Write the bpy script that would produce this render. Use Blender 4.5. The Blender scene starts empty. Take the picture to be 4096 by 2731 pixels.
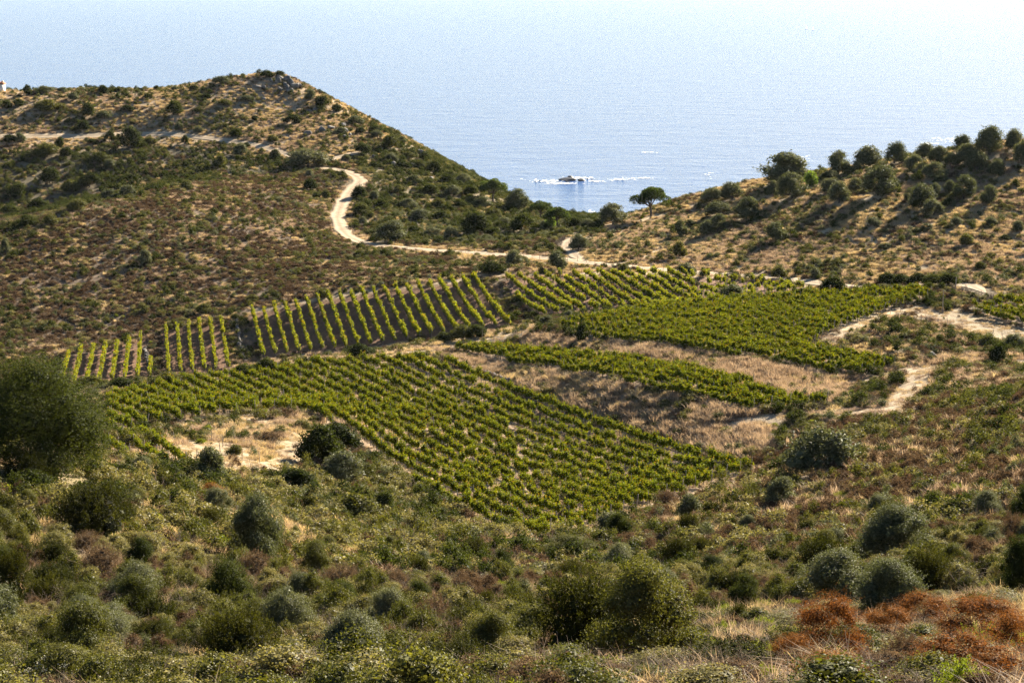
import bpy, math, random
import numpy as np
from mathutils import Vector, Matrix

R = math.radians
SC = bpy.context.scene
COL = SC.collection

# ------------------------------------------------------------------ camera, sky, sun, exposure
EYE = np.array([0.0, 0.0, 100.0])
PITCH = R(10.35)
FPX = 70.0 / 36.0 * 4096.0            # focal length in photo pixels (4096 wide)
cam_d = bpy.data.cameras.new('camera')
cam_d.lens = 70.0; cam_d.sensor_width = 36.0
cam_d.clip_start = 0.5; cam_d.clip_end = 120000.0
cam = bpy.data.objects.new('camera', cam_d); COL.objects.link(cam)
cam.location = EYE; cam.rotation_euler = (math.pi / 2 - PITCH, 0, 0)
SC.camera = cam

SUN_AZ, SUN_EL = R(37.0), R(26.5)     # azimuth to the right of the view direction
world = bpy.data.worlds.new('World'); SC.world = world; world.use_nodes = True
wn = world.node_tree.nodes; wl = world.node_tree.links
sky = wn.new('ShaderNodeTexSky'); sky.sky_type = 'NISHITA'; sky.sun_disc = False
sky.sun_elevation = SUN_EL; sky.sun_rotation = SUN_AZ
sky.altitude = 50; sky.air_density = 1.0; sky.dust_density = 0.35; sky.ozone_density = 4.0
wl.new(sky.outputs[0], wn['Background'].inputs['Color'])
wn['Background'].inputs['Strength'].default_value = 0.040
sun_d = bpy.data.lights.new('sun', 'SUN'); sun_d.energy = 5.0; sun_d.angle = R(0.6)
sun_d.color = (1.0, 0.90, 0.74)
sun = bpy.data.objects.new('sun', sun_d); COL.objects.link(sun)
SDIR = Vector((math.sin(SUN_AZ) * math.cos(SUN_EL), math.cos(SUN_AZ) * math.cos(SUN_EL), math.sin(SUN_EL)))
sun.rotation_euler = SDIR.to_track_quat('Z', 'Y').to_euler()
SC.view_settings.view_transform = 'Standard'; SC.view_settings.look = 'None'
SC.view_settings.exposure = 2.2; SC.view_settings.gamma = 1.0
SC.render.engine = 'CYCLES'
cy = SC.cycles
cy.max_bounces = 4; cy.diffuse_bounces = 2; cy.glossy_bounces = 2; cy.transmission_bounces = 3
cy.transparent_max_bounces = 6; cy.volume_bounces = 0
cy.caustics_reflective = False; cy.caustics_refractive = False
cy.use_denoising = True; cy.denoising_prefilter = 'NONE'; cy.denoising_input_passes = 'RGB_ALBEDO_NORMAL'
cy.sample_clamp_indirect = 4.0

# ------------------------------------------------------------------ pixels <-> world
CP, SP = math.cos(PITCH), math.sin(PITCH)
def ray(px, py):
    u = (np.asarray(px, float) - 2048.0) / FPX; v = (1365.5 - np.asarray(py, float)) / FPX
    return np.stack([u, CP + v * SP, -SP + v * CP], -1)
def at(px, py, D):                     # the point on a pixel's ray at forward distance D
    d = ray(px, py); return EYE + d * (np.asarray(D, float) / d[..., 1])[..., None]
def project(P):
    P = np.asarray(P, float) - EYE
    f = P[..., 1] * CP - P[..., 2] * SP; up = P[..., 1] * SP + P[..., 2] * CP
    return 2048.0 + FPX * P[..., 0] / f, 1365.5 - FPX * up / f

# ------------------------------------------------------------------ terrain
CTRL = []
def ctl(*pts): CTRL.extend(tuple(at(x, y, D)) for x, y, D in pts)
def brk(*pts):                         # a breakline: sampled every few metres
    P = [at(x, y, D) for x, y, D in pts]
    for a, b in zip(P[:-1], P[1:]):
        n = max(1, int(np.linalg.norm(b - a) / 6.0))
        for i in range(n): CTRL.append(tuple(a + (b - a) * i / n))
    CTRL.append(tuple(P[-1]))
# the camera's hillside
CTRL += [(0, 0, 98.3), (-35, 5, 95.5), (35, 5, 97.5), (-70, 40, 86), (75, 40, 92)]
ctl((-200, 2731, 56), (600, 2731, 55), (1400, 2731, 48), (2048, 2731, 44), (2700, 2731, 36), (3300, 2731, 31), (4300, 2731, 27),
    (-200, 2600, 72), (700, 2600, 72), (1400, 2600, 66), (2048, 2600, 62), (2700, 2600, 52), (3300, 2600, 44), (4300, 2600, 38),
    (-200, 2450, 88), (700, 2450, 90), (1400, 2450, 95), (2048, 2450, 98), (2700, 2450, 85), (3300, 2450, 74), (4300, 2450, 58),
    (-200, 2300, 103), (700, 2300, 112), (1400, 2300, 130), (2048, 2300, 148), (2700, 2300, 132), (3300, 2300, 108), (4300, 2300, 84),
    (-200, 2150, 118), (700, 2150, 135), (1300, 2150, 165), (1700, 2150, 180), (2700, 2150, 165), (3000, 2100, 162), (3300, 2150, 140), (4300, 2150, 105),
    (-200, 2000, 132), (300, 2000, 135), (700, 2000, 155), (1100, 2000, 185), (1500, 2000, 212), (1300, 1900, 222),
    (3270, 1900, 182), (3500, 2000, 155), (4300, 1950, 130), (3700, 1850, 175), (4300, 1750, 160), (3900, 1650, 205), (4300, 1550, 200),
    (3450, 1700, 222), (3300, 1680, 236), (-200, 1850, 150), (430, 1850, 165), (700, 1870, 190), (500, 1760, 213), (900, 1850, 205),
    (1000, 1690, 246), (1200, 1750, 235), (1100, 1850, 215))
# front vineyard
brk((430, 1745, 232), (620, 1705, 245), (950, 1665, 252), (1230, 1655, 255), (1350, 1730, 248), (1500, 1835, 238), (2150, 2155, 194))
brk((2150, 2155, 194), (2580, 2030, 207), (3010, 1890, 225))
brk((430, 1590, 290), (700, 1530, 305), (1000, 1490, 320), (1300, 1455, 325), (1690, 1425, 325))
brk((1690, 1425, 325), (2000, 1530, 300), (2300, 1640, 275), (2700, 1775, 248), (3010, 1890, 225))
# first bank top, middle terrace, second bank, upper terrace
brk((1740, 1400, 331), (2000, 1455, 311), (2200, 1495, 294), (2500, 1545, 272), (2800, 1610, 257), (2960, 1660, 248), (3310, 1640, 250))
brk((1800, 1378, 338), (2100, 1390, 324), (2500, 1440, 297), (2900, 1510, 275), (3310, 1600, 260))
brk((2080, 1325, 331), (2400, 1375, 309), (2700, 1405, 293), (3000, 1450, 282), (3300, 1510, 272), (3500, 1545, 265))
ctl((3570, 1475, 277), (2230, 1285, 340), (2600, 1235, 345), (3000, 1190, 345), (3400, 1165, 345), (3720, 1165, 340), (3250, 1390, 296), (3400, 1300, 310),
    (3450, 1420, 284), (3600, 1330, 299), (3800, 1290, 318), (4050, 1370, 305), (3850, 1425, 282), (3700, 1560, 247), (3750, 1480, 262), (4200, 1480, 270),
    (4000, 1240, 328), (4200, 1200, 335), (3450, 1150, 352), (3860, 1140, 345), (3930, 1165, 340))
# right hill
ctl((3500, 1080, 365), (3000, 1050, 388), (4096, 1050, 362), (4200, 850, 392), (4200, 700, 412), (4200, 545, 430), (3700, 950, 380), (3500, 850, 400),
    (3300, 950, 395), (3000, 900, 420), (2800, 950, 418), (2700, 880, 450), (2604, 872, 485))
brk((2604, 862, 490), (2700, 800, 474), (2850, 758, 472), (3000, 724, 468), (3150, 702, 464), (3350, 680, 456), (3600, 638, 447), (3900, 588, 436), (4300, 540, 428))
# saddle, main track line, far slope
ctl((2330, 890, 500), (2200, 930, 455), (2330, 965, 432), (2000, 900, 470), (1800, 900, 485), (1600, 800, 520), (1700, 700, 560), (1900, 760, 535), (1450, 850, 500))
brk((1400, 945, 473), (1520, 980, 455), (2000, 1017, 425), (2500, 1067, 396), (3000, 1105, 378), (3450, 1150, 352))
ctl((1290, 660, 560), (1420, 700, 545), (1440, 730, 535), (1380, 780, 520), (1350, 850, 500))
brk((1200, 345, 640), (1260, 375, 635), (1400, 465, 620), (1560, 550, 600), (1700, 645, 580), (1850, 725, 560), (1960, 770, 550), (2150, 860, 522))
ctl((1000, 480, 612), (700, 450, 615), (300, 450, 612), (1300, 550, 592), (1150, 450, 625), (-200, 352, 630), (330, 362, 637), (700, 362, 641), (860, 320, 646), (1060, 282, 650), (1150, 290, 650),
    (-200, 545, 592), (300, 545, 598), (580, 535, 604), (800, 548, 600), (1000, 575, 590), (1150, 615, 578), (1300, 645, 568),
    (-200, 920, 525), (300, 800, 545), (600, 720, 558), (-200, 700, 560), (300, 650, 572), (700, 640, 577))
brk((-200, 1130, 425), (0, 1033, 445), (280, 855, 475), (476, 807, 490), (714, 742, 520), (890, 724, 535))
ctl((0, 1250, 405), (-200, 1450, 365), (300, 1200, 415), (300, 1400, 375), (700, 1050, 435), (700, 1250, 400), (1100, 900, 470), (1100, 1100, 422), (1400, 1080, 415), (1200, 750, 520))
# far vineyards on the slope: top and foot
brk((300, 1400, 378), (450, 1372, 385), (658, 1318, 388), (970, 1245, 392), (1300, 1185, 393), (1700, 1135, 392), (1890, 1113, 392), (2000, 1112, 388), (2300, 1098, 386), (2600, 1092, 384), (3000, 1122, 370), (3250, 1137, 362))
brk((300, 1560, 344), (450, 1535, 348), (670, 1505, 356), (930, 1478, 360), (1045, 1445, 362), (1400, 1403, 362), (1700, 1358, 360), (2050, 1308, 354), (2150, 1272, 356), (2500, 1248, 358), (2800, 1242, 350), (3000, 1200, 350))
brk((760, 1555, 335), (1150, 1452, 345), (1600, 1402, 345))
# out of sight: the backs of the hills going down to the sea
for x in (-300, -230, -160, -90): CTRL += [(x, 720, 42), (x, 810, 15), (x, 890, -8)]
CTRL += [(-40, 690, 29), (-20, 760, 8), (0, 820, -8), (20, 590, 20), (30, 700, 6), (30, 780, -8), (80, 560, 34), (80, 650, 14), (90, 740, -8),
         (150, 530, 38), (150, 620, 20), (160, 710, -6), (240, 530, 40), (240, 640, 18), (250, 730, -6)]
for x in range(-320, 321, 80): CTRL.append((x, 1000, -25))
CTRL = np.array(CTRL)

def rbf_fit(P):
    A = np.hypot(P[:, 0][:, None] - P[:, 0], P[:, 1][:, None] - P[:, 1])
    A = A - np.eye(len(P)) * 0.6       # a little smoothing
    Q = np.c_[np.ones(len(P)), P[:, :2]]
    M = np.block([[A, Q], [Q.T, np.zeros((3, 3))]])
    return np.linalg.solve(M, np.r_[P[:, 2], np.zeros(3)])
W = rbf_fit(CTRL)
XS = np.r_[np.arange(-300, -135, 4.0), np.arange(-135, 135, 1.25), np.arange(135, 301, 4.0)]
YS = np.r_[np.arange(4, 440, 1.25), np.arange(440, 1013, 3.0)]
GX, GY = np.meshgrid(XS, YS)
GZ = np.empty_like(GX)
for i in range(len(YS)):
    r = np.hypot(XS[:, None] - CTRL[:, 0], YS[i] - CTRL[:, 1])
    GZ[i] = r @ W[:-3] + W[-3] + W[-2] * XS + W[-1] * YS[i]
def blur(Z):
    Z = Z.copy(); Z[1:-1] = (Z[:-2] + 2 * Z[1:-1] + Z[2:]) / 4; Z[:, 1:-1] = (Z[:, :-2] + 2 * Z[:, 1:-1] + Z[:, 2:]) / 4
    return Z
GZ = blur(blur(GZ))

def vnoise(x, y, seed=0):              # smooth value noise, 0..1
    x = np.asarray(x, float); y = np.asarray(y, float)
    xi = np.floor(x).astype(np.int64); yi = np.floor(y).astype(np.int64); fx = x - xi; fy = y - yi
    def h(a, b):
        n = (a * 374761393 + b * 668265263 + seed * 1274126177) & 0x7fffffff
        n = ((n ^ (n >> 13)) * 1274126177) & 0x7fffffff
        return ((n ^ (n >> 16)) & 0xffff) / 65535.0
    sx = fx * fx * (3 - 2 * fx); sy = fy * fy * (3 - 2 * fy)
    return (h(xi, yi) * (1 - sx) + h(xi + 1, yi) * sx) * (1 - sy) + (h(xi, yi + 1) * (1 - sx) + h(xi + 1, yi + 1) * sx) * sy
def fbm(x, y, seed=0, o=3):
    s = 0; a = 0.5; t = 0
    for k in range(o): s = s + a * vnoise(x * 2 ** k, y * 2 ** k, seed + k); t += a; a *= .5
    return s / t

def ground(x, y):                      # terrain height, bilinear on the mesh's own grid
    x = np.asarray(x, float); y = np.asarray(y, float)
    i = np.clip(np.searchsorted(XS, x) - 1, 0, len(XS) - 2); j = np.clip(np.searchsorted(YS, y) - 1, 0, len(YS) - 2)
    fx = np.clip((x - XS[i]) / (XS[i + 1] - XS[i]), 0, 1); fy = np.clip((y - YS[j]) / (YS[j + 1] - YS[j]), 0, 1)
    return (GZ[j, i] * (1 - fx) + GZ[j, i + 1] * fx) * (1 - fy) + (GZ[j + 1, i] * (1 - fx) + GZ[j + 1, i + 1] * fx) * fy
_T = np.r_[np.arange(18, 450, 0.6), np.arange(450, 900, 1.5)]
def hit(px, py):                       # where a pixel's ray meets the ground
    d = ray(px, py); d = d / d[1]
    P = EYE + d * _T[:, None]
    g = ground(P[:, 0], P[:, 1]) - P[:, 2]
    k = np.argmax(g > 0)
    if g[k] <= 0: return None
    if k == 0: return P[0]
    t = g[k - 1] / (g[k - 1] - g[k]); q = P[k - 1] + (P[k] - P[k - 1]) * t
    return np.array([q[0], q[1], float(ground(q[0], q[1]))])

def in_poly(px, py, poly):
    px = np.asarray(px, float); py = np.asarray(py, float); c = np.zeros(px.shape, bool)
    n = len(poly); j = n - 1
    for i in range(n):
        xi, yi = poly[i][0], poly[i][1]; xj, yj = poly[j][0], poly[j][1]
        if yi != yj: c ^= ((yi > py) != (yj > py)) & (px < (xj - xi) * (py - yi) / (yj - yi) + xi)
        j = i
    return c
# ------------------------------------------------------------------ helpers: objects, meshes
def tag(o, label=None, cat=None, group=None, kind=None):
    if label: o['label'] = label
    if cat: o['category'] = cat
    if group: o['group'] = group
    if kind: o['kind'] = kind
    return o
def link(o, parent=None):
    COL.objects.link(o)
    if parent is not None: o.parent = parent
    return o
def empty(name, loc, rz=0.0, scale=(1, 1, 1)):
    o = bpy.data.objects.new(name, None); o.empty_display_size = 0.3
    o.location = loc; o.rotation_euler = (0, 0, rz); o.scale = scale
    return link(o)
def obj(name, me, parent=None, loc=(0, 0, 0)):
    o = bpy.data.objects.new(name, me); o.location = loc
    return link(o, parent)
def mesh(name, V, F, mat=None, smooth=False):
    """V (n,3); F list of arrays of faces with a constant corner count each."""
    V = np.ascontiguousarray(V, np.float32)
    if not isinstance(F, (list, tuple)): F = [F]
    F = [np.asarray(f, np.int32) for f in F if len(f)]
    me = bpy.data.meshes.new(name); me.vertices.add(len(V)); me.vertices.foreach_set('co', V.ravel())
    tot = np.concatenate([np.full(len(f), f.shape[1], np.int32) for f in F]) if F else np.zeros(0, np.int32)
    idx = np.concatenate([f.ravel() for f in F]) if F else np.zeros(0, np.int32)
    me.loops.add(len(idx)); me.loops.foreach_set('vertex_index', idx)
    me.polygons.add(len(tot)); me.polygons.foreach_set('loop_start', np.r_[0, np.cumsum(tot)[:-1]].astype(np.int32))
    me.update(calc_edges=True); me.validate()
    if mat: me.materials.append(mat)
    if smooth: me.polygons.foreach_set('use_smooth', np.ones(len(tot), bool))
    return me
def join(parts):                       # [(V,[F..]),...] -> V,[F3,F4]
    Vs, F3, F4, o = [], [], [], 0
    for V, Fs in parts:
        for f in (Fs if isinstance(Fs, (list, tuple)) else [Fs]):
            f = np.asarray(f)
            if len(f): (F3 if f.shape[1] == 3 else F4).append(f + o)
        Vs.append(V); o += len(V)
    return np.concatenate(Vs), ([np.concatenate(F3)] if F3 else []) + ([np.concatenate(F4)] if F4 else [])

# ------------------------------------------------------------------ materials
def mat_new(name):
    m = bpy.data.materials.new(name); m.use_nodes = True
    nt = m.node_tree; nt.nodes.clear()
    out = nt.nodes.new('ShaderNodeOutputMaterial')
    return m, nt, out
def nd(nt, t, **kw):
    n = nt.nodes.new(t)
    for k, v in kw.items(): setattr(n, k, v)
    return n
def mixc(nt, fac, a, b, mode='MIX'):
    n = nd(nt, 'ShaderNodeMix', data_type='RGBA', blend_type=mode)
    for s, v in ((0, fac), (6, a), (7, b)):
        if hasattr(v, 'is_linked') or hasattr(v, 'links'): nt.links.new(v, n.inputs[s])
        else: n.inputs[s].default_value = v if s == 0 else (*v, 1.0)
    return n.outputs[2]
def ramp(nt, src, stops):
    r = nd(nt, 'ShaderNodeValToRGB'); nt.links.new(src, r.inputs[0])
    while len(r.color_ramp.elements) < len(stops): r.color_ramp.elements.new(0.5)
    for e, (p, c) in zip(r.color_ramp.elements, stops):
        e.position = p; e.color = (*c, 1.0) if hasattr(c, '__len__') else (c, c, c, 1.0)
    return r.outputs[0]
def noise(nt, scale, detail=3.0, vec=None, rough=0.55, coord='Object'):
    n = nd(nt, 'ShaderNodeTexNoise'); n.inputs['Scale'].default_value = scale; n.inputs['Detail'].default_value = detail
    n.inputs['Roughness'].default_value = rough
    if vec is None: vec = nd(nt, 'ShaderNodeTexCoord').outputs[coord]
    nt.links.new(vec, n.inputs['Vector'])
    return n.outputs['Fac']
def leaf_mat(name, a, b, trans=0.45, tcol=None, gloss=0.04, grough=0.45, dark=0.36, autumn=False):
    """leaves: colour between a and b per plant, brightness per leaf, light passing through"""
    m, nt, out = mat_new(name)
    oi = nd(nt, 'ShaderNodeObjectInfo'); ge = nd(nt, 'ShaderNodeNewGeometry')
    c = mixc(nt, oi.outputs['Random'], a, b)
    v = ramp(nt, ge.outputs['Random Per Island'], [(0.0, dark), (1.0, 1.38)])
    c = mixc(nt, 1.0, c, v, 'MULTIPLY')
    if autumn:                          # a few leaves already turning
        sh = nd(nt, 'ShaderNodeMath', operation='MULTIPLY'); nt.links.new(ge.outputs['Random Per Island'], sh.inputs[0]); sh.inputs[1].default_value = 37.0
        fr = nd(nt, 'ShaderNodeMath', operation='FRACT'); nt.links.new(sh.outputs[0], fr.inputs[0])
        c = mixc(nt, ramp(nt, fr.outputs[0], [(.93, 0.0), (.97, 1.0)]), c, (.26, .17, .02))
    df = nd(nt, 'ShaderNodeBsdfDiffuse'); nt.links.new(c, df.inputs['Color'])
    tr = nd(nt, 'ShaderNodeBsdfTranslucent')
    t = mixc(nt, 1.0, c, tcol or (1.5, 1.5, 0.9), 'MULTIPLY'); nt.links.new(t, tr.inputs['Color'])
    mx = nd(nt, 'ShaderNodeMixShader'); mx.inputs[0].default_value = trans
    nt.links.new(df.outputs[0], mx.inputs[1]); nt.links.new(tr.outputs[0], mx.inputs[2])
    gl = nd(nt, 'ShaderNodeBsdfGlossy'); gl.inputs['Roughness'].default_value = max(grough, .55); gl.inputs['Color'].default_value = (1, 1, 1, 1)
    m2 = nd(nt, 'ShaderNodeMixShader'); m2.inputs[0].default_value = gloss * .3
    nt.links.new(mx.outputs[0], m2.inputs[1]); nt.links.new(gl.outputs[0], m2.inputs[2])
    nt.links.new(m2.outputs[0], out.inputs[0])
    return m
def plain_mat(name, a, b, scale=6.0, rough=0.9, bump=0.0, detail=4.0):
    m, nt, out = mat_new(name)
    n = noise(nt, scale, detail)
    c = mixc(nt, ramp(nt, n, [(0.3, 0.0), (0.7, 1.0)]), a, b)
    p = nd(nt, 'ShaderNodeBsdfPrincipled'); p.inputs['Roughness'].default_value = rough
    nt.links.new(c, p.inputs['Base Color'])
    if bump:
        bp = nd(nt, 'ShaderNodeBump'); bp.inputs['Strength'].default_value = bump; bp.inputs['Distance'].default_value = 0.1
        nt.links.new(noise(nt, scale * 3, 5.0), bp.inputs['Height']); nt.links.new(bp.outputs[0], p.inputs['Normal'])
    nt.links.new(p.outputs[0], out.inputs[0])
    return m

M = {
    'vine':    leaf_mat('vine_leaf', (.098, .130, .009), (.142, .168, .012), .30, (1.9, 1.6, .4), gloss=.02, autumn=True),
    'vinefar': leaf_mat('vine_leaf_slope', (.145, .175, .012), (.185, .205, .018), .40, (1.8, 1.6, .4), gloss=.03, autumn=True),
    'olive':   leaf_mat('olive_leaf', (.088, .096, .036), (.135, .136, .062), .32, (1.3, 1.3, .8), gloss=.07, grough=.4),
    'dark':    leaf_mat('dark_evergreen_leaf', (.026, .034, .008), (.050, .058, .013), .32, (1.7, 1.7, .7), gloss=.02),
    'heath':   leaf_mat('tree_heath_leaf', (.020, .023, .004), (.040, .041, .008), .34, (2.0, 1.9, .6), gloss=.02),
    'green':   leaf_mat('green_shrub_leaf', (.062, .066, .011), (.108, .102, .022), .33, (1.5, 1.5, .6), gloss=.05),
    'pale':    leaf_mat('bramble_leaf', (.130, .116, .032), (.205, .172, .060), .4, (1.3, 1.3, .8), gloss=.06),
    'spurge':  leaf_mat('spurge_leaf', (.140, .170, .012), (.200, .210, .020), .45, (1.4, 1.4, .6), gloss=.02),
    'brown':   leaf_mat('dry_heath_leaf', (.105, .068, .042), (.150, .108, .066), .3, (1.3, 1.1, .8), gloss=.0),
    'rust':    leaf_mat('rusty_broom_leaf', (.165, .066, .018), (.205, .100, .030), .4, (1.4, 1.1, .7), gloss=.02),
    'straw':   leaf_mat('dry_grass_blade', (.400, .295, .160), (.500, .385, .220), .4, (1.2, 1.1, .8), gloss=.04, dark=.6),
    'pinky':   leaf_mat('dry_bank_grass_blade', (.300, .215, .145), (.400, .300, .200), .4, (1.2, 1.1, .9), gloss=.04, dark=.6),
    'twig':    leaf_mat('grey_twig', (.120, .090, .065), (.180, .140, .105), .0, gloss=.03),
    'pine':    leaf_mat('pine_needle', (.044, .064, .014), (.072, .096, .020), .35, (1.6, 1.6, .6), gloss=.03),
    'fig':     leaf_mat('fig_leaf', (.130, .185, .030), (.150, .210, .040), .5, (1.4, 1.4, .6)),
    'flower':  leaf_mat('cream_flower', (.62, .58, .42), (.70, .66, .50), .3, (1, 1, 1), dark=.8),
    'bark':    plain_mat('bark', (.055, .042, .032), (.110, .085, .062), 8.0, .95, .4),
    'wood':    plain_mat('weathered_post', (.150, .120, .090), (.260, .215, .165), 9.0, .9, .3),
    'rock':    plain_mat('grey_rock', (.070, .060, .050), (.200, .172, .140), .9, .9, .6, 8.0),
    'searock': plain_mat('wet_sea_rock', (.016, .016, .018), (.042, .040, .040), .35, .6, .6, 8.0),
}

# ------------------------------------------------------------------ plant geometry
def unit(v): return v / (np.linalg.norm(v, axis=-1, keepdims=True) + 1e-9)
def leaves(C, N, size, rng, aspect=0.6, fold=0.25, axis=None):
    """rhombic leaves at C with normals near N; size scalar or array. One island each."""
    n = len(C); s = np.broadcast_to(np.asarray(size, float), (n,))[:, None] * rng.uniform(.65, 1.3, (n, 1))
    N = unit(N)
    if axis is None: axis = rng.normal(size=(n, 3))
    U = unit(np.cross(np.cross(N, axis), N) + 1e-6); Wd = np.cross(N, U)
    a = C - U * s * .5; b = C + Wd * s * aspect * .5 + N * s * fold * .5; c = C + U * s * .5 - N * s * fold * .3; d = C - Wd * s * aspect * .5 + N * s * fold * .5
    V = np.stack([a, b, c, d], 1).reshape(-1, 3)
    return V, np.arange(4 * n, dtype=np.int32).reshape(-1, 4)
def tube(P, rad, sides=4):
    P = np.asarray(P, float); n = len(P); T = np.gradient(P, axis=0); T = unit(T)
    ref = np.where(np.abs(T[:, 2:3]) > .9, np.array([[1., 0, 0]]), np.array([[0., 0, 1]]))
    A = unit(np.cross(T, ref)); B = np.cross(T, A)
    th = np.arange(sides) * 2 * np.pi / sides
    V = (P[:, None] + np.asarray(rad, float).reshape(-1, 1, 1) * (A[:, None] * np.cos(th)[None, :, None] + B[:, None] * np.sin(th)[None, :, None])).reshape(-1, 3)
    i = np.arange(n - 1)[:, None] * sides; j = np.arange(sides)[None]
    F = np.stack([i + j, i + (j + 1) % sides, i + sides + (j + 1) % sides, i + sides + j], -1).reshape(-1, 4)
    return V, F
def dirs_dome(k, rng, lo=-0.1):
    z = rng.uniform(lo, 1, k); t = rng.uniform(0, 2 * np.pi, k); r = np.sqrt(1 - z * z)
    return np.stack([r * np.cos(t), r * np.sin(t), z], 1)
def lobed(rng, n, size, lobes=14, lr=(.16, .30), flat=1.0, base=.12, wind=0.0, core=.25, aspect=.6, lo=-.15, outl=.78, skirt=True, shoots=0):
    """crown fitting a unit-diameter, unit-height box: lobes spread over a dome, leaves on the lobes"""
    D = dirs_dome(lobes, rng, lo); r = rng.uniform(*lr, lobes)
    h = (1 - base) * .5
    cen = np.c_[D[:, :2] * (.5 - r[:, None] * .8) * rng.uniform(outl, 1.0, (lobes, 1)), base + h + D[:, 2] * (h - r * .8) * rng.uniform(outl, 1.0, lobes)]
    if skirt:
        D = dirs_dome(lobes, rng, 0.0); D[:, 2] = np.linspace(0, 1, lobes) ** 1.1; q = np.sqrt(1 - D[:, 2] ** 2); D[:, :2] = unit(D[:, :2]) * q[:, None]
        cen = np.c_[D[:, :2] * (.5 - r[:, None] * .8) * rng.uniform(outl, 1.0, (lobes, 1)), base + r * .75 + D[:, 2] * (1 - base - 1.7 * r) * rng.uniform(.85, 1.0, lobes)]
    cen[:, 0] += wind * (cen[:, 2] - base)
    k = rng.choice(lobes, n, p=r ** 2 / (r ** 2).sum())
    Dn = unit(rng.normal(size=(n, 3)) + np.array([0, 0, .35]))
    rr = r[k][:, None] * np.where(rng.random((n, 1)) < core, rng.uniform(.2, .9, (n, 1)), rng.normal(.97, .09, (n, 1)))
    C = cen[k] + Dn * rr * np.array([1, 1, flat])
    # short stray shoots
    C += Dn * (rng.random((n, 1)) < .05) * rng.uniform(0, .05, (n, 1))
    C[:, 2] = np.maximum(C[:, 2], base * .25 + .01)
    N = unit(Dn + rng.normal(size=(n, 3)) * .7)
    out = leaves(C, N, size, rng, aspect)
    nc = max(90, n // 5); k = rng.choice(lobes, nc, p=r ** 2 / (r ** 2).sum()); Dc = unit(rng.normal(size=(nc, 3)))
    Cc = cen[k] + Dc * r[k][:, None] * rng.uniform(.2, .72, (nc, 1)) * np.array([1, 1, flat]); Cc[:, 2] = np.maximum(Cc[:, 2], .04)
    if shoots:                          # ragged outline: leafy shoots beyond the lobes
        q = rng.choice(lobes, shoots); Ds = unit(rng.normal(size=(shoots, 3)) * np.array([1, 1, .7]) + np.array([0, 0, .8])); Ls = rng.uniform(.06, .20, shoots)
        per = max(6, n // (shoots * 9)); i = np.repeat(np.arange(shoots), per); t = rng.random(len(i))[:, None]
        Cs = cen[q][i] + Ds[i] * (r[q][i][:, None] * .85 + Ls[i][:, None] * t) + rng.normal(size=(len(i), 3)) * .012 * (1.3 - t)
        out = join([out, leaves(Cs, unit(rng.normal(size=(len(i), 3)) + Ds[i]), size, rng, aspect)]); out = (out[0], out[1][0])
    return join([out, leaves(Cc, Dc, np.minimum(np.maximum(r[k] * .5, size), size * 2.3), rng, .8)]), cen, r
def limbs(cen, rng, r0=.03, k=8, fork=(0, 0, .18)):
    parts = []; fork = np.array(fork)
    for c in cen[:k]:
        mid = fork * .3 + c * .45 + rng.normal(size=3) * .03; mid[2] = max(mid[2], .1)
        P = np.array([[rng.normal() * .02, rng.normal() * .02, -.08], fork * rng.uniform(.6, 1.1), mid, c])
        parts.append(tube(P, np.array([1, .85, .55, .2]) * r0, 4))
    return join(parts)
def plumes(rng, k, per, size, spread=.5, lean=.5, plen=(.22, .36), base=.1, prad=.035):
    """heath: many upright feathery sprigs"""
    D = dirs_dome(k, rng, .02)
    root = np.c_[D[:, :2] * spread * rng.uniform(.35, .95, (k, 1)) * .85, base + (.62 - base) * np.sqrt(np.maximum(D[:, 2], 0)) * rng.uniform(.5, 1, k)]
    L = rng.uniform(*plen, k)
    ax = unit(np.c_[D[:, :2] * lean + rng.normal(size=(k, 2)) * .15, np.ones(k)])
    i = np.repeat(np.arange(k), per); t = rng.random(k * per)
    off = unit(rng.normal(size=(k * per, 3)))
    C = root[i] + ax[i] * (t * L[i])[:, None] + off * (prad * (1.15 - t ** 2 * .9))[:, None]
    V = leaves(C, unit(off + rng.normal(size=off.shape) * .4), size, rng, .42, .15, axis=ax[i] * 1.2 + off * .8)
    return V, root, L
def core_leaves(rng, n, size, rad=.36, top=.7):
    D = dirs_dome(n, rng, 0.0); C = D * rng.uniform(.3, 1, (n, 1)) * np.array([rad, rad, top]); C[:, 2] += .03
    return leaves(C, D, size, rng, .8)
def branchy(rng, n=9, depth=3, r0=.016, up=.9):
    """bare twigs"""
    parts = []
    def grow(p, d, L, r, lev):
        P = [p]
        for s in range(3):
            d = unit(d + rng.normal(size=3) * .22 + np.array([0, 0, .06])); P.append(P[-1] + d * L / 3)
        parts.append(tube(np.array(P), np.linspace(r, r * .55, 4), 3))
        if lev:
            for q in range(rng.integers(2, 4)):
                grow(P[rng.integers(1, 4)], unit(d + rng.normal(size=3) * .6), L * rng.uniform(.5, .8), r * .55, lev - 1)
    for i in range(n):
        t = rng.uniform(0, 2 * np.pi); s = rng.uniform(.2, .75)
        grow(np.array([math.cos(t) * .08, math.sin(t) * .08, -.03]), unit(np.array([math.cos(t) * s, math.sin(t) * s, up])), rng.uniform(.35, .55), r0, depth)
    return join(parts)
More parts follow.
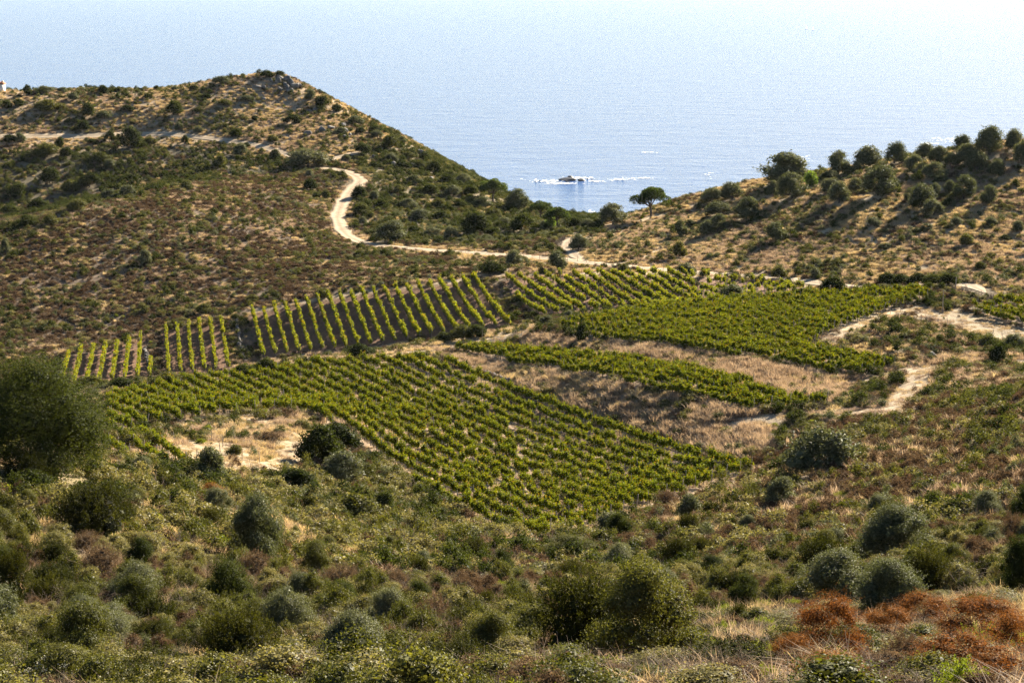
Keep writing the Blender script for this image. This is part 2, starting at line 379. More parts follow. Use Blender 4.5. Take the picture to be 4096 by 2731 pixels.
def tuft(rng, n, h=1.0, w=.012, spread=.5, bend=.35, heads=False):
    """grass: bent blades"""
    a = rng.uniform(0, 2 * np.pi, n); r = spread * np.sqrt(rng.random(n))
    b = np.c_[np.cos(a) * r, np.sin(a) * r, np.full(n, -.04)]
    t = rng.uniform(0, 2 * np.pi, n); d = np.c_[np.cos(t), np.sin(t), np.zeros(n)] * rng.uniform(.05, bend, (n, 1))
    L = h * rng.uniform(.45, 1.0, (n, 1)); side = np.c_[-np.sin(t + rng.normal(size=n)), np.cos(t + rng.normal(size=n)), np.zeros(n)] * w
    m = b + d * L * .35 + np.array([0, 0, 1]) * L * .6; e = b + d * L + np.array([0, 0, 1]) * L * .95
    V = np.stack([b - side, b + side, m + side * .9, m - side * .9, e], 1).reshape(-1, 3)
    i = np.arange(n)[:, None] * 5
    return V, [i + np.array([[3, 2, 4]]), i + np.array([[0, 1, 2, 3]])]

SRC = {}
def source(key, builder, mat, k, seed0):
    SRC[key] = []
    for s in range(k):
        rng = np.random.default_rng(seed0 + s)
        V, F = builder(rng); SRC[key].append(mesh(key, V, F, M[mat]))
# undergrowth shapes (unit boxes); near ones have finer leaves
def lob(n, size, **k): return lambda rng: lobed(rng, n, size, **k)[0]
source('brown_near', lambda r: join([lobed(r, 3200, .032, lobes=16, lr=(.14, .24), aspect=.4, base=.05)[0], branchy(r, 7, 2, .010)]), 'brown', 3, 10)
source('brown_far', lob(460, .075, shoots=8, lobes=10, base=.02, lr=(.16, .28)), 'brown', 4, 20)
source('green_near', lob(4600, .030, shoots=45, lobes=18, base=.03, lr=(.13, .25)), 'green', 4, 30)
source('green_far', lob(520, .070, shoots=10, lobes=11, base=.02), 'green', 4, 40)
source('dark_near', lambda r: join([plumes(r, 90, 64, .032, prad=.045, plen=(.2, .34))[0], core_leaves(r, 420, .07)]), 'heath', 4, 50)
source('dark_far', lob(620, .070, shoots=12, lobes=12, base=.02), 'dark', 4, 60)
source('grey_near', lob(4600, .028, shoots=40, lobes=14, base=.04, aspect=.35), 'olive', 3, 70)
source('grey_far', lob(560, .075, lobes=12, base=.02), 'olive', 4, 80)
source('pale_near', lob(5600, .025, shoots=60, lobes=20, base=.0, lr=(.12, .22), outl=.6, aspect=.8), 'pale', 4, 90)
source('pale_far', lob(480, .085, lobes=12, base=.0), 'pale', 3, 100)
source('spurge_near', lambda r: plumes(r, 80, 50, .036, plen=(.2, .3), prad=.05)[0], 'spurge', 2, 110)
source('spurge_far', lob(380, .090, lobes=9, base=.02), 'spurge', 2, 120)
source('straw_near', lambda r: tuft(r, 380, 1.0, .0042, bend=.6), 'straw', 4, 130)
source('straw_far', lambda r: tuft(r, 150, 1.0, .014, bend=.6), 'straw', 4, 140)
source('pinky_near', lambda r: tuft(r, 380, 1.0, .0042, bend=.65), 'pinky', 3, 150)
source('pinky_far', lambda r: tuft(r, 150, 1.0, .014, bend=.6), 'pinky', 4, 160)
source('twig_near', lambda r: branchy(r, 9, 3, .009, .8), 'twig', 4, 170)
source('twig_far', lambda r: branchy(r, 10, 2, .016, .7), 'twig', 2, 180)
# ------------------------------------------------------------------ the lie of the land: plots, tracks, zones (photo pixels -> ground)
def world_poly(px): return [tuple(hit(x, y)[:2]) for x, y in px]
PLOT_PX = {
    'front':  [(430, 1745), (620, 1705), (950, 1665), (1230, 1655), (1350, 1730), (1500, 1835), (2150, 2155), (2580, 2030), (3010, 1885), (2700, 1772), (2300, 1637), (2000, 1528), (1700, 1432), (1300, 1462), (1000, 1497), (700, 1537), (430, 1597)],
    'middle': [(1775, 1395), (2000, 1452), (2200, 1492), (2500, 1540), (2800, 1605), (2970, 1655), (3315, 1630), (2900, 1517), (2500, 1447), (2100, 1395)],
    'upper':  [(2230, 1320), (2400, 1370), (2700, 1400), (3000, 1443), (3300, 1503), (3450, 1505), (3575, 1475), (3400, 1432), (3225, 1398), (3290, 1352), (3400, 1302), (3560, 1240), (3720, 1198), (3720, 1172), (3400, 1180), (3000, 1212), (2700, 1237), (2400, 1277)],
    'stripe': [(985, 1262), (1300, 1197), (1700, 1147), (1905, 1122), (2048, 1302), (1700, 1352), (1400, 1397), (1048, 1438)],
    'strip6': [(640, 1330), (890, 1292), (945, 1475), (660, 1502)],
    'corner': [(250, 1430), (590, 1352), (612, 1515), (450, 1532), (250, 1560)],
    'bowl':   [(2000, 1122), (2300, 1107), (2600, 1100), (2770, 1106), (2810, 1235), (2500, 1246), (2150, 1270)],
    'patchy': [(2780, 1108), (3000, 1128), (3260, 1150), (3020, 1196), (2830, 1234)],
    'field':  [(3890, 1245), (3990, 1208), (4300, 1192), (4300, 1335), (4096, 1308), (3960, 1278)],
    'small':  [(430, 1790), (560, 1742), (720, 1800), (790, 1845), (690, 1885), (600, 1862), (430, 1822)],
}
PLOT = {k: world_poly(v) for k, v in PLOT_PX.items()}
TRACKS = {   # name: (points in photo pixels, half width in metres)
    'hill_track': ([(-150, 549), (0, 548), (300, 547), (580, 539), (800, 551), (1000, 579), (1100, 604), (1160, 622), (1230, 645), (1300, 641), (1400, 620), (1450, 606)], 1.7),
    'dirt_track': ([(1240, 677), (1345, 679), (1410, 700), (1440, 724), (1400, 768), (1366, 820), (1350, 870), (1366, 915), (1400, 950), (1455, 972), (1520, 984), (1800, 1007), (2200, 1036), (2500, 1068), (2800, 1092), (3000, 1109), (3250, 1131), (3450, 1153), (3600, 1150), (3850, 1139), (3900, 1150), (3940, 1172)], 1.9),
    'beach_path': ([(2320, 1040), (2290, 1010), (2265, 985), (2280, 960), (2300, 948)], 1.3),
    'valley_path': ([(700, 1570), (800, 1543), (1000, 1490), (1150, 1455), (1400, 1427), (1600, 1405), (1700, 1392), (1850, 1376), (2000, 1352), (2080, 1340)], 2.4),
    'terrace_path': ([(930, 1285), (1000, 1250), (1200, 1212), (1500, 1163), (1700, 1137), (1900, 1112), (2100, 1103), (2400, 1093), (2700, 1094), (3000, 1113)], 0.9),
    'loop_track': ([(900, 1655), (990, 1672), (1080, 1700), (1150, 1728), (1190, 1760), (1195, 1795), (1160, 1840), (1090, 1868), (960, 1880)], 1.35),
    'headland':   ([(2080, 2175), (2200, 2155), (2400, 2100), (2600, 2042), (2900, 1940), (3060, 1872), (3160, 1838)], 2.6),
    'terrace_end': ([(2960, 1690), (3120, 1668), (3320, 1650), (3440, 1655)], 2.0),
    'mown_path':  ([(3440, 1530), (3570, 1500), (3680, 1475), (3660, 1535), (3610, 1600), (3540, 1660)], 1.9),
    'vine_path':  ([(3230, 1395), (3300, 1372), (3370, 1335), (3480, 1270), (3600, 1245), (3720, 1240)], 1.8),
}
FIELD = world_poly([(3640, 1268), (3700, 1238), (3850, 1245), (4096, 1312), (4300, 1340), (4300, 1420), (4096, 1400), (3850, 1320)])
LOOPF = world_poly([(640, 1800), (760, 1765), (900, 1770), (1000, 1800), (1010, 1860), (880, 1870), (760, 1850)])
def catmull(P, step):
    P = np.asarray(P, float); P = np.vstack([2 * P[0] - P[1], P, 2 * P[-1] - P[-2]]); out = []
    for i in range(1, len(P) - 2):
        a, b, c, d = P[i - 1:i + 3]; n = max(2, int(np.linalg.norm(c - b) / step))
        t = (np.arange(n) / n)[:, None]
        out.append(.5 * ((2 * b) + (c - a) * t + (2 * a - 5 * b + 4 * c - d) * t ** 2 + (3 * b - a - 3 * c + d) * t ** 3))
    return np.vstack(out + [P[-2:-1]])
TRACK_XY = {k: (catmull([hit(x, y)[:2] for x, y in pts], 1.2), hw) for k, (pts, hw) in TRACKS.items()}
SOFT = ('valley_path', 'terrace_path', 'loop_track', 'headland', 'terrace_end', 'mown_path', 'vine_path')   # bare strips without an edge: part of the ground
def track_dist(x, y, soft=None):       # distance to the nearest track's edge (negative on the track)
    d = np.full(np.shape(x), 1e3)
    for k, (P, hw) in TRACK_XY.items():
        if soft is not None and (k in SOFT) != soft: continue
        lo, hi = P.min(0) - 8, P.max(0) + 8
        m = (x > lo[0]) & (x < hi[0]) & (y > lo[1]) & (y < hi[1])
        if not m.any(): continue
        idx = np.nonzero(m)[0]
        for s in range(0, len(idx), 20000):
            q = idx[s:s + 20000]
            d[q] = np.minimum(d[q], np.sqrt(((x[q, None] - P[None, :, 0]) ** 2 + (y[q, None] - P[None, :, 1]) ** 2).min(1)) - hw)
    return d

ZONES = ['scrub', 'plot', 'slopeplot', 'field', 'loop', 'heath', 'valley', 'hilltop', 'coast', 'righthill', 'bank', 'verge', 'rightslope', 'frontleft', 'mound', 'terrace', 'frontright']
ZI = {z: i for i, z in enumerate(ZONES)}
ZPX = [  # (zone, polygon in photo pixels, nearest and farthest distance)
    ('hilltop', [(-900, 200), (1100, 200), (2100, 700), (1600, 560), (1330, 640), (1150, 640), (700, 590), (-900, 640)], 555, 720),
    ('coast', [(1330, 600), (1600, 520), (2350, 800), (2420, 905), (2300, 950), (1900, 985), (1480, 962), (1430, 880), (1480, 760), (1460, 690)], 440, 800),
    ('valley', [(-900, 560), (700, 560), (1150, 640), (1250, 680), (890, 724), (714, 742), (476, 807), (280, 855), (0, 1033), (-900, 1300)], 490, 600),
    ('heath', [(-900, 1300), (0, 1033), (280, 850), (476, 800), (714, 735), (890, 715), (1250, 700), (1350, 780), (1340, 900), (1410, 965), (1800, 1015), (1950, 1090), (1500, 1150), (1000, 1235), (600, 1330), (200, 1425), (-900, 1600)], 355, 545),
    ('righthill', [(2300, 900), (2700, 700), (5000, 300), (5000, 1180), (3900, 1130), (3450, 1130), (2900, 1085), (2350, 1030)], 340, 520),
    ('bank', [(1700, 1410), (1960, 1440), (2200, 1488), (2500, 1538), (2800, 1600), (2990, 1660), (3120, 1790), (3000, 1850), (2700, 1772), (2300, 1637), (2000, 1528)], 215, 335),
    ('bank', [(2080, 1330), (2400, 1372), (2700, 1402), (3000, 1445), (3300, 1505), (3440, 1530), (3330, 1620), (2900, 1515), (2500, 1445), (2100, 1392)], 245, 345),
    ('mound', [(3230, 1400), (3400, 1300), (3650, 1280), (3850, 1330), (4000, 1400), (4300, 1500), (4300, 1600), (3700, 1620), (3480, 1540), (3580, 1475), (3420, 1430)], 240, 320),
    ('loop', [(640, 1720), (950, 1665), (1230, 1655), (1350, 1730), (1240, 1800), (1200, 1890), (900, 1900), (640, 1850)], 190, 265),
    ('verge', [(1300, 960), (2350, 1030), (3000, 1100), (3450, 1140), (3450, 1170), (3000, 1125), (2000, 1115), (1500, 1165), (1000, 1240), (1000, 1180)], 350, 480),
    ('rightslope', [(2350, 2120), (3000, 1860), (3150, 1720), (3500, 1600), (5000, 1450), (5000, 2300), (3900, 2330), (3000, 2300), (2600, 2260)], 90, 250),
    ('frontleft', [(-900, 1750), (500, 1850), (900, 1880), (1400, 1860), (2000, 2150), (1500, 2250), (-900, 2300)], 90, 230),
    ('frontright', [(2350, 2520), (3100, 2420), (5000, 2330), (5000, 3300), (2200, 3300)], 15, 80),
    ('terrace', [(300, 1530), (1050, 1440), (2100, 1290), (2250, 1300), (2080, 1340), (1700, 1415), (1300, 1455), (700, 1530), (300, 1610)], 325, 365),
]
def zone(x, y):
    x = np.asarray(x, float); y = np.asarray(y, float); z = ground(x, y)
    px, py = project(np.stack([x, y, z], -1)); out = np.zeros(x.shape, int)
    jx = px + (fbm(x / 6, y / 6, 5) - .5) * 70; jy = py + (fbm(x / 6, y / 6, 9) - .5) * 50
    for name, poly, d0, d1 in ZPX:
        strict = name in ('bank',)
        m = in_poly(px if strict else jx, py if strict else jy, poly) & (y > d0) & (y < d1) & (out == 0)
        out[m] = ZI[name]
    for k, poly in PLOT.items():
        out[in_poly(x, y, poly)] = ZI['plot' if k in ('front', 'middle', 'upper', 'field', 'small') else 'slopeplot']
    out[in_poly(x, y, FIELD)] = ZI['field']; out[in_poly(x, y, LOOPF)] = ZI['field']
    return out

# ground sheet
GF = GX.ravel(), GY.ravel()
GZN = zone(*GF)
GTD = track_dist(*GF)
bumpy = np.isin(GZN, [ZI['plot'], ZI['slopeplot'], ZI['field']]) | (GTD < 1.5)
rel = (fbm(GF[0] / 9, GF[1] / 9, 3, 4) - .5) * 1.1 + (fbm(GF[0] / 3, GF[1] / 3, 8, 2) - .5) * .35
rel = blur((rel * ~bumpy).reshape(GX.shape))
far = np.clip((GY - 40) / 30, 0, 1)
GZ = GZ + rel * far
ny, nx = GX.shape
ii = (np.arange(ny - 1)[:, None] * nx + np.arange(nx - 1)[None]).ravel()
gme = mesh('terrain', np.c_[GF[0], GF[1], GZ.ravel()], np.c_[ii, ii + 1, ii + nx + 1, ii + nx], smooth=True)
SOIL = {'scrub': (.150, .112, .066), 'plot': (.270, .190, .118), 'slopeplot': (.215, .126, .076), 'field': (.310, .240, .150), 'loop': (.330, .255, .140), 'heath': (.150, .108, .070),
        'valley': (.130, .105, .062), 'hilltop': (.320, .235, .145), 'coast': (.200, .160, .095), 'righthill': (.400, .300, .180), 'bank': (.300, .220, .140), 'verge': (.330, .245, .150),
        'rightslope': (.200, .140, .082), 'frontleft': (.230, .180, .090), 'mound': (.240, .175, .105), 'terrace': (.330, .250, .150), 'frontright': (.170, .120, .070)}
gc = np.array([SOIL[z] for z in ZONES])[GZN]
for k in SOFT:
    P, hw = TRACK_XY[k]; lo, hi = P.min(0) - 6, P.max(0) + 6
    idx = np.nonzero((GF[0] > lo[0]) & (GF[0] < hi[0]) & (GF[1] > lo[1]) & (GF[1] < hi[1]))[0]
    dd = np.sqrt(((GF[0][idx, None] - P[None, :, 0]) ** 2 + (GF[1][idx, None] - P[None, :, 1]) ** 2).min(1)) - hw + (fbm(GF[0][idx] / 4, GF[1][idx] / 4, 31) - .5) * 2.2
    f = np.clip(.5 - dd / 1.6, 0, 1)[:, None]
    gc[idx] = gc[idx] * (1 - f) + np.array((.36, .275, .175)) * f
att = gme.attributes.new('soil', 'FLOAT_COLOR', 'POINT')
att.data.foreach_set('color', np.c_[gc, np.ones(len(gc))].astype(np.float32).ravel())
m, nt, out = mat_new('soil')
at_n = nd(nt, 'ShaderNodeAttribute', attribute_name='soil')
n1 = noise(nt, .35, 6.0, rough=.65); n2 = noise(nt, 2.5, 6.0, rough=.7)
c = mixc(nt, 1.0, at_n.outputs['Color'], ramp(nt, n1, [(.3, .62), (.7, 1.3)]), 'MULTIPLY')
c = mixc(nt, 1.0, c, ramp(nt, n2, [(.3, .6), (.7, 1.3)]), 'MULTIPLY')
p = nd(nt, 'ShaderNodeBsdfPrincipled'); p.inputs['Roughness'].default_value = .95; p.inputs['Specular IOR Level'].default_value = .1
nt.links.new(c, p.inputs['Base Color'])
bp = nd(nt, 'ShaderNodeBump'); bp.inputs['Strength'].default_value = .8; bp.inputs['Distance'].default_value = .25
nt.links.new(n2, bp.inputs['Height']); nt.links.new(bp.outputs[0], p.inputs['Normal']); nt.links.new(p.outputs[0], out.inputs[0])
gme.materials.append(m)
tag(obj('terrain', gme), 'dry scrubby hillsides and valley floor running down to the sea', kind='structure')

# tracks: thin draped sheets
def track_mat():
    m, nt, out = mat_new('dusty_track')
    a = nd(nt, 'ShaderNodeAttribute', attribute_name='across')
    w = nd(nt, 'ShaderNodeMath', operation='ABSOLUTE'); nt.links.new(a.outputs['Fac'], w.inputs[0])
    c = ramp(nt, w.outputs[0], [(0.0, (.27, .20, .125)), (.28, (.34, .26, .17)), (.5, (.41, .32, .215)), (.75, (.35, .27, .175)), (1.0, (.28, .205, .12))])
    c = mixc(nt, 1.0, c, ramp(nt, noise(nt, .6, 6.0, rough=.7), [(.3, .70), (.7, 1.22)]), 'MULTIPLY')
    p = nd(nt, 'ShaderNodeBsdfPrincipled'); p.inputs['Roughness'].default_value = .95; p.inputs['Specular IOR Level'].default_value = .1
    nt.links.new(c, p.inputs['Base Color'])
    bp = nd(nt, 'ShaderNodeBump'); bp.inputs['Strength'].default_value = .5; bp.inputs['Distance'].default_value = .1
    nt.links.new(noise(nt, 3.0, 5.0), bp.inputs['Height']); nt.links.new(bp.outputs[0], p.inputs['Normal']); nt.links.new(p.outputs[0], out.inputs[0])
    return m
TM = track_mat()
TLAB = {'hill_track': 'pale dirt track running level along the scrubby headland', 'dirt_track': 'pale dirt track winding down the hill and along the valley', 'beach_path': 'short dusty path leading to the saddle above the sea',
        'valley_path': 'dusty path between the sloping vineyard and the front vineyard', 'terrace_path': 'narrow path along the top edge of the sloping vineyard', 'loop_track': 'curved dirt track in the grassy hollow beside the small vine patch',
        'headland': 'bare strip at the ends of the front vineyard rows', 'terrace_end': 'bare strip at the end of the middle terrace', 'mown_path': 'mown path of dry grass at the end of the upper terrace', 'vine_path': 'dusty strip beside the upper terrace vines'}
for k, (P, hw) in TRACK_XY.items():
    if k in SOFT: continue
    T = unit(np.gradient(P, axis=0)); Nn = np.c_[-T[:, 1], T[:, 0]]
    acr = np.array([-1.08, -1, -.66, -.33, 0, .33, .66, 1, 1.08])
    s = np.arange(len(P)) * .35
    wl_, wr_ = hw * (.8 + .5 * vnoise(s, s * 0 + 3, 11)), hw * (.8 + .5 * vnoise(s, s * 0 + 7, 12))
    ends = np.minimum(1, np.minimum(np.arange(len(P)) + .6, len(P) - np.arange(len(P)) - .4) / 4)
    wdt = np.where(acr[None] < 0, wl_[:, None], wr_[:, None]) * ends[:, None]
    X = P[:, 0:1] + Nn[:, 0:1] * acr * wdt; Y = P[:, 1:2] + Nn[:, 1:2] * acr * wdt
    Z = ground(X, Y) + np.where(np.abs(acr) > 1.01, -.12, .07)[None]
    n, q = len(P), len(acr); i0 = (np.arange(n - 1)[:, None] * q + np.arange(q - 1)[None]).ravel()
    me = mesh(k, np.c_[X.ravel(), Y.ravel(), Z.ravel()], np.c_[i0, i0 + 1, i0 + q + 1, i0 + q], TM, True)
    a = me.attributes.new('across', 'FLOAT', 'POINT'); a.data.foreach_set('value', np.tile(acr, n).astype(np.float32))
    tag(obj(k, me), TLAB[k], kind='structure')

# sea
m, nt, out = mat_new('sea_water')
tc = nd(nt, 'ShaderNodeTexCoord').outputs['Object']
mp = nd(nt, 'ShaderNodeMapping'); mp.inputs['Rotation'].default_value = (0, 0, R(-12)); mp.inputs['Scale'].default_value = (.55, 1.0, 1.0); nt.links.new(tc, mp.inputs['Vector'])
w1 = noise(nt, .16, 4.0, mp.outputs[0], .65); w2 = noise(nt, .045, 2.0, mp.outputs[0], .5); w3 = noise(nt, .6, 3.0, mp.outputs[0], .6); w4 = noise(nt, .004, 3.0, tc, .5)
p = nd(nt, 'ShaderNodeBsdfPrincipled'); p.inputs['IOR'].default_value = 1.333
p.inputs['Roughness'].default_value = .12; p.inputs['Specular IOR Level'].default_value = .42; p.inputs['Base Color'].default_value = (.062, .118, .262, 1)
add = nd(nt, 'ShaderNodeMath', operation='MULTIPLY_ADD'); nt.links.new(w2, add.inputs[0]); add.inputs[1].default_value = 1.2; nt.links.new(w1, add.inputs[2])
ad2 = nd(nt, 'ShaderNodeMath', operation='MULTIPLY_ADD'); nt.links.new(w3, ad2.inputs[0]); ad2.inputs[1].default_value = .5; nt.links.new(add.outputs[0], ad2.inputs[2])
bp = nd(nt, 'ShaderNodeBump'); bp.inputs['Strength'].default_value = .65; bp.inputs['Distance'].default_value = 2.6
nt.links.new(ad2.outputs[0], bp.inputs['Height']); nt.links.new(bp.outputs[0], p.inputs['Normal'])
nt.links.new(p.outputs[0], out.inputs[0])
SEA_M = m
S = 60000.0
tag(obj('sea', mesh('sea', [(-S, 480, 0), (S, 480, 0), (S, S, 0), (-S, S, 0)], np.array([[0, 1, 2, 3]]), m)), 'wide blue sea rippled by the wind reaching the horizon', kind='structure')
# ------------------------------------------------------------------ vineyards: each row is one thing, its vines and posts are parts
def vine_mesh(seed, n, size, mat, tall=1.0, full=1.0):
    rng = np.random.default_rng(seed)
    k = 7; x = rng.uniform(-.62, .62, k); cz = rng.uniform(.82, 1.18, k) * tall; r = rng.uniform(.19, .31, k) * full
    i = rng.integers(0, k, n); d = unit(rng.normal(size=(n, 3)))
    C = np.c_[x[i], rng.normal(0, .05, n), cz[i]] + d * (r[i] * rng.normal(.95, .18, n))[:, None] * np.array([1.15, .75, 1.15])
    sh = rng.random(n) < .14                         # shoots standing above and hanging out
    C[sh] = np.c_[rng.uniform(-.6, .6, sh.sum()), rng.normal(0, .16, sh.sum()), rng.uniform(1.1, 1.62, sh.sum()) * tall]
    C[:, 2] = np.maximum(C[:, 2], .5)
    V, F = leaves(C, unit(d + np.array([0, 0, .5]) + rng.normal(size=(n, 3)) * .6), size, rng, .95, .2)
    nc = 46; kk = rng.integers(0, k, nc); Cc = np.c_[x[kk], rng.normal(0, .04, nc), cz[kk]] + rng.normal(size=(nc, 3)) * r[kk][:, None] * np.array([.4, .25, .4])
    V, F = join([(V, F), leaves(Cc, np.c_[rng.normal(0, .3, nc), np.ones(nc), rng.normal(0, .4, nc)], .30, rng, .9)]); F = F[0]
    tp = [tube([[0, 0, -.15], [.04, .03, .35], [-.03, 0, .75], [0, .02, 1.0]], [.045, .04, .035, .02], 4),
          tube([[-.5, 0, .82], [0, .02, .78], [.5, 0, .82]], [.014, .022, .014], 3)]
    TV, TF = join(tp)
    V2, F2 = join([(V, F), (TV, TF)])
    me = mesh('vine', V2, F2, M[mat]); me.materials.append(M['bark'])
    mi = np.zeros(len(me.polygons), np.int32); mi[len(F):] = 1
    me.polygons.foreach_set('material_index', mi)
    return me
VN = [vine_mesh(300 + s, 300, .155, 'vine', 1.0 + .07 * (s % 4), 1.05 + .1 * (s % 3)) for s in range(8)]
VF = [vine_mesh(330 + s, 230, .19, 'vinefar', 1.05 + .05 * (s % 3), 1.05) for s in range(6)]
pv, pf = tube([[0, 0, -.3], [0, 0, 1.0], [0, 0, 2.0]], [.048, .045, .042], 6)
pf = [pf, np.array([[12, 13, 14], [12, 14, 15], [12, 15, 16], [12, 16, 17]])]
POST = mesh('post', pv, pf, M['wood'])
ORD = 'first second third fourth fifth sixth seventh eighth ninth tenth eleventh twelfth thirteenth fourteenth fifteenth sixteenth seventeenth eighteenth nineteenth twentieth'.split()
def ordinal(i):
    if i < 20: return ORD[i]
    t = {2: 'twenty', 3: 'thirty', 4: 'forty'}[(i + 1) // 10]
    return (t[:-1] + 'ieth') if (i + 1) % 10 == 0 else t + '-' + ORD[(i + 1) % 10 - 1]
def clip_line(poly, p, d):
    ts = []
    for (x1, y1), (x2, y2) in zip(poly, poly[1:] + poly[:1]):
        ex, ey = x2 - x1, y2 - y1; den = d[0] * ey - d[1] * ex
        if abs(den) < 1e-9: continue
        t = ((x1 - p[0]) * ey - (y1 - p[1]) * ex) / den; s = ((x1 - p[0]) * d[1] - (y1 - p[1]) * d[0]) / den
        if 0 <= s < 1: ts.append(t)
    ts.sort(); return list(zip(ts[::2], ts[1::2]))
def vineyard(key, az, spacing, step, meshes, gap, label, group, post_every=5, jit=.12, seed=1, hgt=1.0):
    rng = np.random.default_rng(seed); poly = PLOT[key]; a = R(az)
    d = np.array([-math.sin(a), -math.cos(a)]); nrm = np.array([math.cos(a), -math.sin(a)])   # towards the camera end; across the rows
    offs = [np.dot(q, nrm) for q in poly]; rows = []
    o = min(offs) + spacing * .55
    while o < max(offs) - spacing * .2:
        for t0, t1 in clip_line(poly, nrm * o, d):
            if t1 - t0 > 4: rows.append((o, t0, t1))
        o += spacing
    for ri, (o, t0, t1) in enumerate(rows):
        end = nrm * o + d * t1; base = np.array([end[0], end[1], float(ground(*end))])
        row = empty('vine_row', base); tag(row, label.format(ordinal(ri)), 'vine row', group)
        n = int((t1 - t0) / step) + 1; ph = rng.uniform(0, 9); last = None
        for k in range(n + 1):
            t = t1 - .5 - k * step
            if t < t0: break
            q = nrm * (o + rng.normal(0, .05)) + d * (t + rng.normal(0, jit)); z = float(ground(*q))
            if k % post_every == 0 or t - step < t0:
                po = bpy.data.objects.new('post', POST); link(po, row); e = k == 0
                qq = nrm * o + d * (t + (.55 if e else .5)); 
                po.location = (qq[0] - base[0], qq[1] - base[1], float(ground(*qq)) - base[2])
                po.rotation_euler = (rng.normal(0, .04), rng.normal(0, .05), 0)
                if e: po.rotation_euler = (rng.uniform(.05, .22), rng.normal(0, .06), -a)
                s_ = rng.uniform(.9, 1.08); po.scale = (s_, s_, s_ * hgt)
            if rng.random() < gap * (.4 + 1.6 * vnoise(t / 5.0, ri * 1.7, seed)): continue
            vo = bpy.data.objects.new('vine', meshes[rng.integers(len(meshes))]); link(vo, row)
            vo.location = (q[0] - base[0], q[1] - base[1], z - base[2])
            vo.rotation_euler = (0, 0, math.pi / 2 - a + (math.pi if rng.random() < .5 else 0) + rng.normal(0, .12))
            s_ = rng.uniform(.85, 1.12) * (.9 + .25 * vnoise(t / 4, ri * 3.1, seed + 5)); vo.scale = (s_, s_ * rng.uniform(.85, 1.25), s_ * rng.uniform(.9, 1.1) * hgt)
    return len(rows)
NR = {}
NR['front'] = vineyard('front', -22.7, 2.65, 1.02, VN, .11, '{} row of the large front vineyard, counted from the oak towards the grassy bank', 'rows of the large front vineyard', 6, seed=1)
NR['middle'] = vineyard('middle', -31.5, 2.15, 1.0, VN, .05, '{} row of vines on the narrow terrace between the two dry grass banks', 'rows of the narrow middle terrace', 6, seed=2)
NR['upper'] = vineyard('upper', -36, 2.25, 1.0, VN, .05, '{} row of vines on the broad green terrace above the upper grass bank', 'rows of the broad upper terrace', 6, seed=3)
NR['stripe'] = vineyard('stripe', -11.7, 2.15, .95, VF, .04, '{} row of the striped slope vineyard, counted from the stone-edged gully', 'rows of the striped slope vineyard', 9, jit=.06, seed=4)
NR['strip6'] = vineyard('strip6', -10.5, 2.15, .95, VF, .04, '{} vine row in the six-row strip between the two stone edges', 'rows of the six-row strip', 9, jit=.06, seed=5)
NR['corner'] = vineyard('corner', -9, 2.2, .95, VF, .06, '{} vine row in the low corner plot behind the big oak', 'rows of the corner plot', 9, jit=.08, seed=6)
NR['bowl'] = vineyard('bowl', -18.3, 2.3, .95, VF, .08, '{} vine row in the slope plot below the valley track, counted from the earth gully', 'rows of the plot below the valley track', 7, seed=7)
NR['patchy'] = vineyard('patchy', -20, 2.5, 1.0, VF, .5, '{} sparse vine row with gaps at the thin end of the slope plot', 'sparse vine rows', 4, seed=8)
NR['field'] = vineyard('field', -36, 2.5, 1.0, VN, .05, '{} vine row in the plot on the mown straw field beside the utility pole', 'vine rows on the mown field', 5, seed=9)
NR['small'] = vineyard('small', -20, 3.0, 1.1, VN, .12, '{} row of the small vine patch beside the big oak', 'rows of the small patch', 6, seed=10, hgt=.85)
print('rows', NR)
# ------------------------------------------------------------------ trees and shrubs, each a thing of its own
PLANT = {}
def species(key, fol, mat, stem=None, k=3, seed0=500, smat='bark'):
    """builds k shapes of a plant; each is (foliage mesh, stem mesh) in a unit box"""
    L = []
    for s in range(k):
        rng = np.random.default_rng(seed0 + s); r = fol(rng)
        (V, F), cen = r[0], r[1]
        sv = (stem or (lambda g, c: limbs(c, g, .022, 7)))(rng, cen)
        L.append((mesh(key + '_foliage', V, F, M[mat]), mesh(key + '_stem', sv[0], sv[1], M[smat])))
    PLANT[key] = L
def tree_limbs(r0, fork): return lambda g, c: limbs(c, g, r0, 10, (g.normal() * .04, g.normal() * .04, fork))
def lb(n, size, **k): return lambda rng: lobed(rng, n, size, **k)
species('olive_near', lb(26000, .020, lobes=26, lr=(.08, .26), base=.06, aspect=.45, outl=.62, shoots=130, core=.12), 'olive', tree_limbs(.022, .2), 3, 500)
species('olive_far', lb(5200, .046, lobes=18, lr=(.12, .25), base=.05, aspect=.5, wind=-.06, shoots=40), 'olive', tree_limbs(.030, .2), 6, 510)
species('dark_near', lb(22000, .018, lobes=24, lr=(.08, .26), outl=.62, base=.02, shoots=130, aspect=.6), 'dark', None, 3, 520)
species('dark_far', lb(4200, .050, shoots=30, lobes=16, lr=(.15, .28), base=.05, aspect=.7), 'dark', None, 5, 530)
species('green_near', lb(22000, .018, shoots=130, outl=.62, lobes=24, lr=(.08, .25), base=.03, aspect=.6), 'green', None, 3, 540)
species('green_far', lb(3800, .050, shoots=30, lobes=15, base=.03, aspect=.7), 'green', None, 4, 550)
def pl(k, per, size, **kw):
    def f(rng):
        V, root, L = plumes(rng, k, per, size, **kw); return V, root + np.array([0, 0, .06])
    return f
